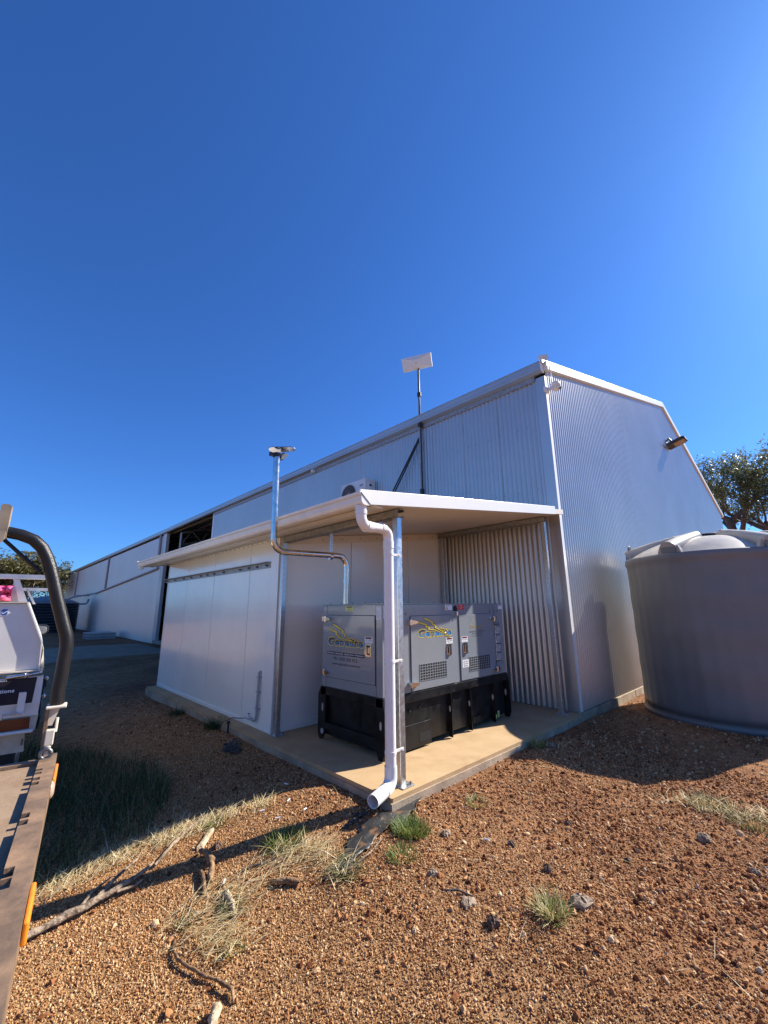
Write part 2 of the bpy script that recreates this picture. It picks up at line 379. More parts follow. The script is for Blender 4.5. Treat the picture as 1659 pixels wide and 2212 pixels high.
x = SX+.0
while x < FARX:
    x1 = min(x+1.2, FARX+.03); mb.box(x+.02, SY-.045, -.6, x1-.006, SY+.006, -.006); x = x1
mb.build('slab_edge', m_concg, shed, bevel=.006)
# trims
mb = MB(); mb.box(SX-.026, SY-.028, .003, SX-.023, SY+.15, 5.40); mb.build('corner_trim', m_zincw, shed)
mb = MB(); mb.box(SX-.0225, SY-.028, .003, SX+.065, SY-.025, 5.40); mb.build('corner_trim', m_trim, shed)  # white gable face: the sun's glint on the trim put into its colour
def barge(xa_, za, xb_, zb):
    mb = MB(); h = .17
    mb.hexa([(xa_, SY-.085, za-h), (xb_, SY-.085, zb-h), (xb_, SY+.05, zb-h), (xa_, SY+.05, za-h)], [(xa_, SY-.085, za), (xb_, SY-.085, zb), (xb_, SY+.05, zb), (xa_, SY+.05, za)])
    return mb.build('barge_capping', m_trim, shed, bevel=.006)
barge(SX-.02, EAVE+.085, PEAKX, PEAK+.105); barge(PEAKX, PEAK+.105, FARX+.14, EAVE+.08)
# eave gutter with a ribbed face, end stop, soffit angle
gp = [(0, 0), (-.045, 0), (-.10, .035), (-.10, .075), (-.108, .082), (-.108, .115), (-.10, .122), (-.10, .175), (-.112, .182), (-.112, .20), (0, .20)]
mb = MB(); mb.prism(gp, (SX-.03, 0, EAVE-.145), (1, 0, 0), (0, 0, 1), (0, 1, 0), SY-.02, ENDY); mb.build('eave_gutter', m_galv if False else m_zincw, shed)
mb = MB(); mb.prism([(p[0]*1.04, p[1]*1.02-.002) for p in gp], (SX-.03, 0, EAVE-.145), (1, 0, 0), (0, 0, 1), (0, 1, 0), SY-.03, SY-.021); mb.build('gutter_end_stop', m_trim, shed)
mb = MB(); mb.box(SX-.05, SY+.14, 5.345, SX-.018, bay0, 5.362); mb.box(SX-.05, SY+.14, 5.362, SX-.047, bay0, 5.44); mb.build('wall_top_angle', m_galvd, shed)
# screws on the long wall
mb = MB()
for zr in (3.42, 4.55):
    for j in range(34):
        y = .33+j*.264+rnd.uniform(-.03, .03)*1; y = .19+round((y-.19)/PITCH)*PITCH+PITCH/2
        mb.disc((SX-DEPTH, y, zr+rnd.uniform(-.015, .015)), (-1, 0, 0), .008, .006, 6)
mb.build('wall_screw', m_bolt, shed, kind='stuff')
# bay: door jambs, dark trusses and posts inside
mb = MB(); mb.box(SX-.03, bay0-.02, 0, SX+.12, bay0+.10, 5.43); mb.build('bay_jamb', m_trim, shed)
mb = MB(); mb.box(SX-.03, bay1-.55, 0, SX+.12, bay1-.0, 5.43); mb.build('bay_jamb', m_far, shed)
for k, yt in enumerate(np.arange(14.6, 50, 4.5)):
    mb = MB(); z0 = 4.9
    for s in (0, 1):
        xa_, xb_ = (SX+.2, PEAKX) if s == 0 else (FARX-.2, PEAKX)
        mb.tube([(xa_, yt, z0+.35), (xb_, yt, PEAK-.2)], .05, 6); mb.tube([(xa_, yt, z0-.25), (xb_, yt, PEAK-1.0)], .05, 6)
        n = 9
        for i in range(n):
            a, b = i/n, (i+.5)/n; c_ = (i+1)/n
            top = lambda q: (xa_+(xb_-xa_)*q, yt, z0+.35+(PEAK-.2-z0-.35)*q); bot = lambda q: (xa_+(xb_-xa_)*q, yt, z0-.25+(PEAK-1.0-z0+.25)*q)
            mb.tube([bot(a), top(b)], .025, 5); mb.tube([top(b), bot(c_)], .025, 5)
    mb.tube([(SX+.2, yt, 0), (SX+.2, yt, z0+.35)], .07, 6); mb.tube([(FARX-.2, yt, 0), (FARX-.2, yt, z0+.35)], .07, 6)
    mb.build('roof_truss', m_galvd, shed)
mb = MB()
for i in range(16):
    q = i/15; xp_ = SX+.3+(FARX-SX-.6)*q; zp = EAVE+(PEAK-EAVE)*(1-abs(xp_-PEAKX)/(PEAKX-SX))-.12
    mb.box(xp_-.03, SY+.2, zp-.1, xp_+.03, ENDY-.2, zp)
mb.build('roof_purlin', m_galvd, shed)
# far wall: collecting pipes that run to the dark tank
for y_, z0 in ((bay1+.25, 3.62), (34.5, 3.0), (49.1, 2.95)):
    mb = MB(); mb.tube([(SX-.09, y_, 5.42), (SX-.09, y_, z0)], .065, 10); mb.build('wall_downpipe', m_cond, shed)
mb = MB(); mb.tube([(SX-.1, bay1+.25, 3.62), (SX-.1, 38.0, 2.82), (SX-.3, 38.4, 2.78), (2.5, 39.6, 2.55), (2.2, 39.6, 2.35)], .06, 10)
mb.build('wall_drain_pipe', m_cond, shed)
mb = MB(); mb.tube([(SX-.1, 49.1, 2.95), (SX-.1, 41, 2.75)], .06, 10); mb.build('wall_drain_pipe', m_cond, shed)

# ------------------------------------------------------------------ lean-to: slab, roof, posts, beams
lean = empty('lean_to', (0, 0, 0), 'open lean-to of white insulated roof on galvanised posts over a slab', 'lean-to')
sl = MB(); sl.prism([(0, 0), (SX-.03, 0), (SX-.03, 6.98), (-.02, 6.98)], (0, 0, 0), (1, 0, 0), (0, 1, 0), (0, 0, 1), -.5, 0)
sl.build('slab', m_conc, lean, bevel=.012)
sl = MB(); sl.prism([(-.012, -.012), (SX-.03, -.012), (SX-.03, 2.2), (SX-.03, 6.99), (-.032, 6.99)], (0, 0, 0), (1, 0, 0), (0, 1, 0), (0, 0, 1), -.6, -.035)
sl.build('slab_edge', m_concg, lean)
SLOPE = .1275
def rz(x): return 2.395+SLOPE*(x+.29)     # underside of the roof sheet
RX0, RX1, RY0, RY1 = -.30, SX-.03, -.06, 7.28
for i, (ya, yb) in enumerate(((-.045, 1.15), (1.152, 2.35), (2.352, 3.55), (3.552, 4.75), (4.752, 5.95), (5.952, 7.27))):
    mb = MB(); mb.hexa([(RX0, ya, rz(RX0)), (RX1, ya, rz(RX1)), (RX1, yb, rz(RX1)), (RX0, yb, rz(RX0))], [(RX0, ya, rz(RX0)+.075), (RX1, ya, rz(RX1)+.075), (RX1, yb, rz(RX1)+.075), (RX0, yb, rz(RX0)+.075)])
    mb.build('roof_panel', m_ceil, lean)
def rake(y0, y1):
    mb = MB(); xe = 3.50; b, t = -.012, .112
    mb.hexa([(-.285, y0, rz(-.285)+b), (xe, y0, rz(xe)+b), (xe, y1, rz(xe)+b), (-.285, y1, rz(-.285)+b)], [(-.405, y0, rz(-.285)+t-.005), (xe, y0, rz(xe)+t), (xe, y1, rz(xe)+t), (-.405, y1, rz(-.285)+t-.005)])
    return mb.build('rake_fascia', m_trim, lean, bevel=.003)
rake(-.062, -.047); rake(7.272, 7.287)
gp = [(0, 0), (-.055, 0), (-.075, .012), (-.085, .035), (-.088, .078), (-.102, .088), (-.105, .112), (-.098, .116), (0, .116)]
mb = MB(); mb.prism([(p[0], p[1]) for p in gp], (-.302, 0, 2.372), (1, 0, 0), (0, 0, 1), (0, 1, 0), -.06, 7.26); mb.build('gutter', m_gutter, lean)
mb = MB(); mb.prism([(p[0]*1.03, p[1]*1.02-.001) for p in gp], (-.302, 0, 2.372), (1, 0, 0), (0, 0, 1), (0, 1, 0), -.066, -.0605); mb.build('gutter_end_stop', m_trim, lean)
mb = MB(); mb.tube([(-.40, -.068, 2.475), (-.29, -.068, 2.385)], .003, 5); mb.build('fascia_joint', m_gap, lean)
mb = MB(); mb.tube([(-.35, 7.1, 2.33), (-.35, 7.1, 2.375)], .05, 12); mb.build('gutter_outlet', m_pvc, lean)
mb = MB(); mb.box(-.20, -.02, rz(-.2)-.02, -.10, 7.2, rz(-.2)-.005); mb.build('soffit_strip', m_gutter, lean)
# posts
def make_post(x, y, z1):
    h = .033
    mb = MB(); mb.prism([(-h, -h), (h, -h), (h, h), (-h, h)], (x, y, 0), (1, 0, 0), (0, 1, 0), (0, 0, 1), .009, z1); o = mb.build('post', m_galv, lean, bevel=.006)
    mb = MB(); mb.box(x-.05, y-.075, .001, x+.095, y+.075, .010); mb.build('base_plate', m_galv, o, bevel=.002)
    for dy in (-.045, .045): MB().disc((x+.072, y+dy, .010), (0, 0, 1), .010, .018, 6).build('anchor_bolt', m_bolt, o)
    return o
make_post(.228, .120, rz(.235)-.098); make_post(3.57, .185, rz(3.57)-.09); make_post(3.57, 2.19, rz(3.57)-.09); make_post(.19, 2.20, rz(.19)-.098)
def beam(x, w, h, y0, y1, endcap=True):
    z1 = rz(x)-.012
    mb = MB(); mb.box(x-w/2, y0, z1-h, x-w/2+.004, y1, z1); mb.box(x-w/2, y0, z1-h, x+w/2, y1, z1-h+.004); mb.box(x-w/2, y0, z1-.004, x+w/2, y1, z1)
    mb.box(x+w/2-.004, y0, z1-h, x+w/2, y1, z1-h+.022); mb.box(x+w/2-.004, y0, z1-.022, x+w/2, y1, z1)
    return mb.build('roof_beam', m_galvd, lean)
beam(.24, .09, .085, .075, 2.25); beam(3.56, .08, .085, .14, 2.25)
# hanger strap for the exhaust pipe
mb = MB(); mb.box(.20, 1.19, 2.14, .235, 1.195, rz(.2)-.1); o = mb.build('pipe_strap', m_galv, lean)
for k in range(6): MB().disc((.217, 1.1885, 2.17+k*.035), (0, -1, 0), .006, .001, 8).build('strap_hole', m_gap, o)

# ------------------------------------------------------------------ cool room of insulated panels under the roof
cool = empty('cool_room', (.16, 2.28, 0), 'white insulated-panel cool room under the lean-to roof with galvanised bolt rail', 'cool room')
CX, CY0, CY1 = .16, 2.285, 6.93
js = [2.49, 3.115, 4.44, 5.758, 6.90]
zt = lambda x: rz(x)-.004
for i in range(4):
    mb = MB(); mb.box(CX, js[i]+.005, .045, CX+.09, js[i+1]-.005, zt(CX)-.0); mb.build('wall_panel', m_panel, cool, bevel=.003)
mb = MB(); mb.box(CX+.012, CY0+.02, .04, CX+.085, CY1-.01, zt(CX)-.01); mb.build('joint_sealant', m_gap, cool)
mb = MB(); mb.box(CX-.004, CY0-.004, .045, CX+.10, js[0]-.001, zt(CX)-.002); mb.build('corner_flashing', m_panel, cool, bevel=.004)
mb = MB(); mb.box(CX-.004, js[-1]+.002, .045, CX+.08, CY1+.02, zt(CX)-.002); mb.build('corner_flashing', m_panel, cool, bevel=.004)
mb = MB(); mb.box(CX-.007, CY0-.006, .001, CX+.08, CY1+.02, .055); mb.build('base_channel', m_panel, cool, bevel=.003)
mb = MB(); mb.box(CX-.004, js[0], zt(CX)-.045, CX-.001, CY1, zt(CX)-.004)
mb.build('top_flashing', m_panel, cool)
mb = MB()
y = 2.6
while y < 6.9:
    mb.disc((CX-.004, y, zt(CX)-.028), (-1, 0, 0), .009, .006, 8)
    y += .155
for j in js[1:4]: mb.disc((CX-.004, j-.03, zt(CX)-.022), (-1, 0, 0), .009, .006, 8)
mb.build('rivet', m_bolt, cool, kind='stuff')
# return wall facing the generator
rj = [CX+.10, 1.405, 2.69, SX-.05]
for i in range(3):
    xa_, xb_ = rj[i]+.005, rj[i+1]-.005
    mb = MB(); mb.hexa([(xa_, CY0, .075), (xb_, CY0, .075), (xb_, CY0+.09, .075), (xa_, CY0+.09, .075)], [(xa_, CY0, zt(xa_)), (xb_, CY0, zt(xb_)), (xb_, CY0+.09, zt(xb_)), (xa_, CY0+.09, zt(xa_))])
    mb.build('wall_panel', m_panel, cool, bevel=.003)
mb = MB(); mb.hexa([(CX+.1, CY0+.012, .07), (SX-.06, CY0+.012, .07), (SX-.06, CY0+.08, .07), (CX+.1, CY0+.08, .07)], [(CX+.1, CY0+.012, zt(CX+.1)-.01), (SX-.06, CY0+.012, zt(SX-.06)-.01), (SX-.06, CY0+.08, zt(SX-.06)-.01), (CX+.1, CY0+.08, zt(CX+.1)-.01)]); mb.build('joint_sealant', m_gap, cool)
mb = MB(); mb.box(CX+.1, CY0-.012, .001, SX-.06, CY0+.09, .078); mb.build('base_channel', m_panel, cool, bevel=.003)
mb = MB()
xa_, xb_ = CX+.1, SX-.06
mb.hexa([(xa_, CY0-.005, zt(xa_)-.11), (xb_, CY0-.005, zt(xb_)-.11), (xb_, CY0-.002, zt(xb_)-.11), (xa_, CY0-.002, zt(xa_)-.11)], [(xa_, CY0-.005, zt(xa_)-.002), (xb_, CY0-.005, zt(xb_)-.002), (xb_, CY0-.002, zt(xb_)-.002), (xa_, CY0-.002, zt(xa_)-.002)])
mb.build('top_flashing', m_ceil, cool)
mb = MB()
for k in range(9): x = .5+k*.36; mb.disc((x, CY0-.005, zt(x)-.055), (0, -1, 0), .009, .005, 8)
mb.build('rivet', m_bolt, cool, kind='stuff')
# bolt rail: a galvanised angle with its flange out, bolts through
mb = MB(); mb.box(CX-.010, 2.50, 2.045, CX-.005, 6.99, 2.125); mb.box(CX-.075, 2.50, 2.118, CX-.010, 7.16, 2.125); rail = mb.build('bolt_rail', m_galvd, cool)
for y in (6.93, 6.42, 5.92, 5.50, 5.02, 4.72, 4.42, 4.02, 3.42, 3.12, 2.86, 2.58):
    mb = MB(); mb.disc((CX-.010, y, 2.083), (-1, 0, 0), .022, .003, 12); mb.disc((CX-.013, y, 2.083), (-1, 0, 0), .012, .03, 6); mb.build('bolt', m_bolt, rail)
mb = MB(); mb.box(CX-.02, 6.99, 2.06, CX+.0, 7.05, 2.10); mb.build('rail_end', m_galvd, rail)
# conduit with saddles and a small tap at its foot
cd = empty('drain_conduit', (CX-.03, 2.66, .06), 'grey drain conduit clipped up the cool room wall with blue tap', 'pipe')
mb = MB(); mb.tube([(CX-.012, 2.60, .70), (CX-.03, 2.60, .68), (CX-.03, 2.61, .16), (CX-.032, 2.63, .115), (CX-.035, 2.67, .095), (CX-.035, 2.78, .10)], .017, 10); mb.build('pipe', m_cond, cd)
for z in (.62, .44, .24): mb = MB(); mb.box(CX-.048, 2.575, z, CX-.004, 2.635, z+.014); mb.build('saddle', m_cond, cd)
mb = MB(); mb.tube([(CX-.035, 2.78, .10), (CX-.035, 2.83, .10)], .02, 10); mb.tube([(CX-.035, 2.80, .11), (CX-.035, 2.80, .15)], .008, 8); mb.build('tap_body', m_chrome, cd)
mb = MB(); mb.box(CX-.042, 2.785, .15, CX-.028, 2.83, .162); mb.build('tap_lever', m_inkbl, cd)
hose = MB(); hose.tube([(CX-.035, 2.84, .10), (CX-.05, 3.0, .07), (CX-.10, 3.15, .06), (-.05, 3.22, .01), (-.09, 3.2, -.08), (-.07, 3.1, -.15)], .006, 8)
tag(hose.build('garden_hose', m_black), 'thin dark hose looped off the tap over the slab edge', 'hose')
mb = MB(); mb.tube([(-.05, 3.02, -.35), (-.05, 3.02, .06)], .014, 8); mb.disc((-.05, 3.02, .03), (0, 0, 1), .024, .03, 10)
tag(mb.build('riser_pipe', m_black), 'short black riser standing beside the slab edge below the tap', 'pipe')

# ------------------------------------------------------------------ rainwater downpipe in the corner
dp = empty('downpipe', (.12, .06, 0), 'white plastic downpipe down the front corner post with elbow outlet', 'downpipe')
def arc(c, a0, a1, r, ax, ay, n=7): return [Vector(c)+Vector(ax)*(r*math.cos(a0+(a1-a0)*i/(n-1)))+Vector(ay)*(r*math.sin(a0+(a1-a0)*i/(n-1))) for i in range(n)]
PX, PY, PR = .080, .093, .047
x0 = -.335; z0 = 2.235
ud = Vector((PX-x0, PY-.005, 0)); L = math.hypot(ud.x, ud.y); e = Vector((ud.x/L, ud.y/L, 0)); zz = Vector((0, 0, 1))
A0 = Vector((x0, .005, 0)); RB = .085
top = [A0+zz*2.372, A0+zz*(z0-.03+RB)]
pts = top + [A0+e*(RB-RB*math.cos(t))+zz*(z0-.03+RB-RB*math.sin(t)) for t in np.linspace(.15, PI/2-.05, 7)]
B0 = Vector((PX, PY, 0))
pts2 = [B0-e*(RB-RB*math.cos(t)) + zz*(z0-.012-RB+RB*math.sin(t)) for t in np.linspace(PI/2-.05, 0, 7)]
mb = MB(); mb.tube(pts+pts2+[B0+zz*.16], PR, 20); mb.build('pipe', m_pvc, dp)
mb = MB(); mb.tube([A0+zz*2.335, A0+zz*2.375], PR+.004, 20); mb.build('gutter_adaptor', m_pvc, dp)
ov = MB(); ov.tube([A0+zz*2.30, A0+zz*2.335], PR+.006, 20); ov.build('socket_collar', m_pvc, dp); ov = MB(); ov.tube([pts[-1]-e*.02, pts[-1]+e*.05], PR+.005, 20); ov.build('socket_collar', m_pvc, dp); ov = MB(); ov.tube([pts2[0]-e*.06, pts2[0]+e*.0], PR+.005, 20); ov.build('socket_collar', m_pvc, dp); ov = MB(); ov.tube([B0+zz*(z0-.19), B0+zz*(z0-.12)], PR+.005, 20)
ov.build('socket_collar', m_pvc, dp)
f2 = Vector((-.955, -.27, -.07)).normalized()
el = [B0+zz*.20, B0+zz*.15] + [B0+f2*(.075-.075*math.cos(t))+zz*(.125-.075*math.sin(t)) for t in np.linspace(.2, PI/2, 6)]
mb = MB(); mb.tube(el+[el[-1]+f2*.04], PR+.007, 20, caps=False); mb.build('elbow', m_pvc, dp)
q0 = el[-1]+f2*.02
mb = MB(); mb.tube([q0, q0+f2*.19], PR+.004, 24, caps=False); mb.tube([q0+f2*.19, q0+f2*.1901], [PR+.004, PR-.001], 24, caps=False); mb.tube([q0+f2*.19, q0-f2*.01], PR-.001, 24, caps=False)
mb.build('outlet', m_pvc, dp)
for z in (1.98, 1.02, .29):
    mb = MB(); mb.tube([B0+zz*z, B0+zz*(z+.022)], PR+.004, 20); mb.box(PX+.03, PY-.012, z, PX+.15, PY-.004, z+.022); mb.disc((PX+.125, PY-.012, z+.011), (0, -1, 0), .007, .02, 8); mb.build('clip', m_pvc, dp)

# ------------------------------------------------------------------ generator
GX0, GX1, GY0, GY1 = .482, 2.889, .614, 1.69
gen = empty('generator', (.482, .614, 0), 'grey enclosed diesel generator on black fuel-tank base beneath the lean-to', 'generator')
cab = MB(); cab.box(GX0, GY0, .594, GX1, GY1, 1.535); cab = cab.build('cabinet', m_gen, gen, bevel=.006)
mb = MB(); mb.box(GX0-.004, GY0-.004, 1.535, GX1+.004, GY1+.004, 1.545)
for i in range(9): mb.disc((.55+i*.28, GY0+.03, 1.545), (0, 0, 1), .009, .012, 8); 
for i in range(5): mb.disc((GX0+.03, .7+i*.22, 1.545), (0, 0, 1), .009, .012, 8)
mb.build('roof_sheet', m_gen, gen)
def gdoor(face, a0, z0, a1, z1, name='door'):
    """proud door leaf on the front (face 'F', along x) or the left end (face 'L', along y) with a dark gap round it"""
    g, d = .005, MB()
    if face == 'F':
        MB().box(a0-g, GY0-.002, z0-g, a1+g, GY0+.01, z1+g).build('door_gap', m_gap, gen)
        return MB().box(a0, GY0-.012, z0, a1, GY0-.003, z1).build(name, m_gen, gen, bevel=.003)
    MB().box(GX0-.002, a0-g, z0-g, GX0+.01, a1+g, z1+g).build('door_gap', m_gap, gen)
    return MB().box(GX0-.012, a0, z0, GX0-.003, a1, z1).build(name, m_gen, gen, bevel=.003)
dA = gdoor('F', .914, .604, 1.693, 1.402); dB = gdoor('F', 1.822, .608, 2.604, 1.405); dC = gdoor('L', .722, .708, 1.592, 1.415)
# seams of the cabinet sheets
sm_ = MB()
for x in (.79, 2.655): sm_ = MB(); sm_.box(x-.002, GY0-.0015, .60, x+.002, GY0+.002, 1.53); sm_.build('sheet_seam', m_gap, gen)
sm_ = MB()
for y in (.71, 1.60): sm_.box(GX0-.0015, y-.002, .60, GX0+.002, y+.002, 1.53)
sm_.box(GX0-.0015, .71, .704, GX0+.002, 1.6, .707)
sm_.build('sheet_seam', m_gap, gen)
def vent(x0, x1, z0, z1, door):
    b = MB(); b.box(x0, GY0-.0135, z0, x1, GY0-.0125, z1); o = b.build('vent', m_gap, door)
    b = MB(); n, r = 11, 6
    for i in range(n+1): xx = x0+(x1-x0)*i/n; b.box(xx-.004, GY0-.0165, z0-.003, xx+.004, GY0-.0130, z1+.003)
    for i in range(r+1): zc = z0+(z1-z0)*i/r; b.box(x0-.003, GY0-.0162, zc-.0035, x1+.003, GY0-.0132, zc+.0035)
    b.build('vent_mesh', m_gen, door)
vent(1.047, 1.529, .696, .872, dA); vent(1.999, 2.476, .70, .872, dB)
def fpatch(door, name, x0, z0, x1, z1, mat, lift=.0016):    # flat print or plate on the front
    return MB().box(x0, GY0-.012-lift, z0, x1, GY0-.0122, z1).build(name, mat, door)
FU, LU, UP = (1, 0, 0), (0, -1, 0), (0, 0, 1)
def latch(face, a, z, door):
    b = MB(); w, h = .062, .066
    if face == 'F':
        o_, u_, n_ = (a, GY0-.012, z), Vector((1, 0, 0)), Vector((0, -1, 0))
    else:
        o_, u_, n_ = (GX0-.012, a, z), Vector((0, -1, 0)), Vector((-1, 0, 0))
    poly = [(-w, -h*.55), (-w*.55, -h), (w*.75, -h), (w*.75, h), (-w*.7, h), (-w, h*.5)]
    p = MB().prism(poly, o_, u_, UP, n_, 0, .004).build('latch', m_chrome, door)
    q = MB(); q.prism([(-.03, -.045), (.03, -.045), (.03, .05), (-.03, .05)], o_, u_, UP, n_, .0045, .006); q.build('latch_recess', m_black, p)
    q = MB(); q.prism([(-.018, -.06), (.03, -.06), (.03, -.045), (-.002, -.045), (-.002, .035), (-.018, .035)], o_, u_, UP, n_, .006, .022); q.prism([(.008, -.03), (.03, -.03), (.03, .03), (.008, .03)], o_, u_, UP, n_, .006, .018); q.build('latch_handle', m_chrome, p)
latch('F', 1.592, .998, dA); latch('F', 1.928, .99, dB); latch('L', .822, 1.052, dC)
def hinge(face, a, z, door, s=1):
    if face == 'F': o_, u_, n_ = Vector((a, GY0-.001, z)), Vector((s, 0, 0)), Vector((0, -1, 0))
    else: o_, u_, n_ = Vector((GX0-.001, a, z)), Vector((0, -s, 0)), Vector((-1, 0, 0))
    b = MB(); b.prism([(-.05, -.028), (-.01, -.028), (-.01, .028), (-.05, .028)], o_, u_, UP, n_, 0, .05)
    b.tube([o_-u_*.005-Vector(UP)*.032+n_*.03, o_-u_*.005+Vector(UP)*.032+n_*.03], .012, 10)
    b.prism([(0, -.022), (.05, -.02), (.085, -.012), (.095, 0), (.085, .012), (.05, .02), (0, .022)], o_, u_, UP, n_, .012, .042)
    b.build('hinge', m_chrome, gen, bevel=.004)
for z in (1.335, .676): hinge('F', .914, z, dA)
for z in (1.335, .67): hinge('F', 2.604, z, dB, -1)
for z in (1.372, .76): hinge('L', 1.592, z, dC)
# lettering
g_front = grad_mat('logo_front_ink', 1.165, 1.25, (.05, .26, .60), (.025, .05, .08)); g_left = grad_mat('logo_side_ink', 1.07, 1.16, (.03, .19, .48), (.01, .012, .015))
def logo(o, u, w, h, parent, grad, slope=0.0):
    u = Vector(u); v = Vector((0, 0, 1)); o = Vector(o); e_ = .012*w/.65
    text('Genelite', 'logo_outline', o-u*e_*1.15-v*e_*1.15, u, v, w+2.3*e_, h+2.3*e_, m_inkb, parent, .0012, bold=.085, shear=.12, space=1.07)
    text('Genelite', 'logo_outline', o-u*e_-v*e_, u, v, w+2*e_, h+2*e_, m_inky, parent, .0017, bold=.060, shear=.12, space=1.07)
    text('Genelite', 'logo_shadow', o-u*e_*.3-v*e_*.3, u, v, w+.6*e_, h+.6*e_, m_inkb, parent, .0021, bold=.034, shear=.12, space=1.07)
    text('Genelite', 'logo', o, u, v, w, h, grad, parent, .0026, bold=.012, shear=.12, space=1.07)
def bolts(lines, face, parent):
    """the two zigzag flashes of the logo: tapering strips on the door, dark edge below, yellow above"""
    for ln in lines:
        P = [Vector((p[0], FO, p[1])) if face == 'F' else Vector((GX0-.012, p[0], p[1])) for p in ln]
        n_ = Vector((0, -1, 0)) if face == 'F' else Vector((-1, 0, 0)); k = len(P)-1
        for mt, lf, gw in ((m_inkb, .0031, .0045), (m_inky, .0035, 0)):
            mb = MB()
            for i in range(k):
                a_, b_ = P[i], P[i+1]; d = (b_-a_).normalized(); sd = d.cross(n_)
                w0, w1 = .011*(1-.8*i/k)+gw, .011*(1-.8*(i+1)/k)*(1 if i % 2 else .8)+gw*.8
                ex_ = d*(.004+gw); q = [a_-ex_-sd*w0, a_-ex_+sd*w0, b_+ex_+sd*w1, b_+ex_-sd*w1]
                mb.add([p+n_*(lf+.00003*i) for p in q], [(0, 1, 2, 3)])
            mb.build('logo_bolt', mt, parent)
FO = GY0-.012
logo((1.035, FO, 1.165), FU, .615, .082, dA, g_front)
bolts([[(1.151, 1.372), (1.295, 1.324), (1.275, 1.309), (1.358, 1.281), (1.337, 1.266), (1.514, 1.197), (1.593, 1.135)], [(1.02, 1.336), (1.185, 1.299), (1.165, 1.28), (1.24, 1.27), (1.214, 1.251), (1.329, 1.238), (1.513, 1.181)]], 'F', dA)
logo((GX0-.012, 1.555, 1.072), LU, .645, .085, dC, g_left)
bolts([[(1.453, 1.309), (1.257, 1.239), (1.289, 1.228), (1.225, 1.196), (1.241, 1.187), (1.127, 1.14), (1.048, 1.102)], [(1.536, 1.252), (1.379, 1.219), (1.406, 1.199), (1.335, 1.18), (1.356, 1.163), (1.148, 1.139), (1.048, 1.108)]], 'L', dC)
text('onsite energy', 'lettering', (GX0-.012, 1.262, 1.012), LU, UP, .342, .036, m_inkg, dC, .0015, bold=.012)
MB().box(GX0-.0136, .885, .965, GX0-.0122, 1.566, .999).build('lettering_bar', m_inkn, dC)
text('Generators · Clean Energy · Lighting Towers · Compressors', 'lettering', (GX0-.012, 1.555, .971), LU, UP, .66, .022, m_ink, dC, .0022, bold=.01)
text('Ph: 1300 305 912', 'lettering', (GX0-.012, 1.437, .907), LU, UP, .43, .038, m_inkn, dC, .0015, bold=.008)
text('www.genelite.com.au', 'lettering', (GX0-.012, 1.468, .848), LU, UP, .50, .036, m_inkn, dC, .0015, bold=.008)
# small logo block on the right-hand door
text('Genelite', 'logo', (2.045, FO, 1.228), FU, UP, .335, .036, m_inkg, dB, .0015, bold=.02, shear=.12)
text('onsite energy', 'lettering', (2.20, FO, 1.202), FU, UP, .18, .014, m_inkg, dB)
fpatch(dB, 'lettering_bar', 2.038, 1.177, 2.38, 1.19, m_inkn)
text('Generators · Clean Energy · Lighting Towers · Compressors', 'lettering', (2.045, FO, 1.179), FU, UP, .325, .008, m_ink, dB, .0022)
text('Ph: 1300 305 912', 'lettering', (2.10, FO, 1.145), FU, UP, .215, .018, m_inkn, dB); text('www.genelite.com.au', 'lettering', (2.08, FO, 1.117), FU, UP, .25, .016, m_inkn, dB)
for k in (0, 1): MB().prism([(0, .012), (.05, -.025), (.045, -.03), (.1, -.07), (.04, -.032), (.045, -.025)], (2.05+k*.05, FO, 1.30+k*.045), FU, UP, (0, -1, 0), .001, .0014).build('logo_bolt', m_inky, dB)
# stickers
def sticker(face, a0, z0, a1, z1, parent, mat, lines, head=None, base=None):
    u = Vector(FU) if face == 'F' else Vector(LU); n_ = Vector((0, -1, 0)) if face == 'F' else Vector((-1, 0, 0))
    org = Vector((a0, base, z0)) if face == 'F' else Vector((base, a0, z0)); w, h = abs(a1-a0), z1-z0
    o = MB().prism([(0, 0), (w, 0), (w, h), (0, h)], org, u, UP, n_, .0003, .0013).build('sticker', mat, parent)
    if head:
        MB().prism([(w*.1, h*.66), (w*.9, h*.66), (w*.9, h*.94), (w*.1, h*.94)], org, u, UP, n_, .0013, .0017).build('sticker_band', head, o)
    for i, (s_, yy, hh, ww, mt) in enumerate(lines): text(s_, 'lettering', org+u*(w*(1-ww)/2)+Vector(UP)*(h*yy), u, UP, w*ww, h*hh, mt, o, .0022)
dl = lambda s_: [('DANGER', .71, .17, .6, m_inkr), (s_, .34, .2, .86, m_inkb), ('KEEP CLEAR', .1, .1, .5, m_inkb)]
sticker('F', 1.54, 1.064, 1.67, 1.134, dA, m_ink, dl('MOVING PARTS'), m_inkb, FO); sticker('F', 1.857, 1.062, 1.987, 1.132, dB, m_ink, dl('HOT PARTS'), m_inkb, FO); sticker('L', .881, 1.122, .755, 1.192, dC, m_ink, dl('HOT PARTS'), m_inkb, GX0-.012)
sticker('F', 1.853, .757, 1.986, .847, dB, m_ink, [('BATTERY', .68, .17, .7, m_inkb), ('ISOLATOR', .40, .17, .75, m_inkb), ('BEHIND', .12, .17, .6, m_inkb)], None, FO)
sticker('F', 1.562, 1.464, 1.70, 1.529, cab, m_ink, [('WARNING', .74, .16, .5, m_inkb)], None, GY0)
MB().prism([(0, 0), (.045, 0), (.0225, .045)], (1.572, GY0, 1.472), FU, UP, (0, -1, 0), .0014, .0018).build('warning_triangle', m_inkb, cab)
MB().prism([(.008, .005), (.037, .005), (.0225, .034)], (1.572, GY0, 1.472), FU, UP, (0, -1, 0), .0019, .0022).build('warning_triangle', m_inky, cab)
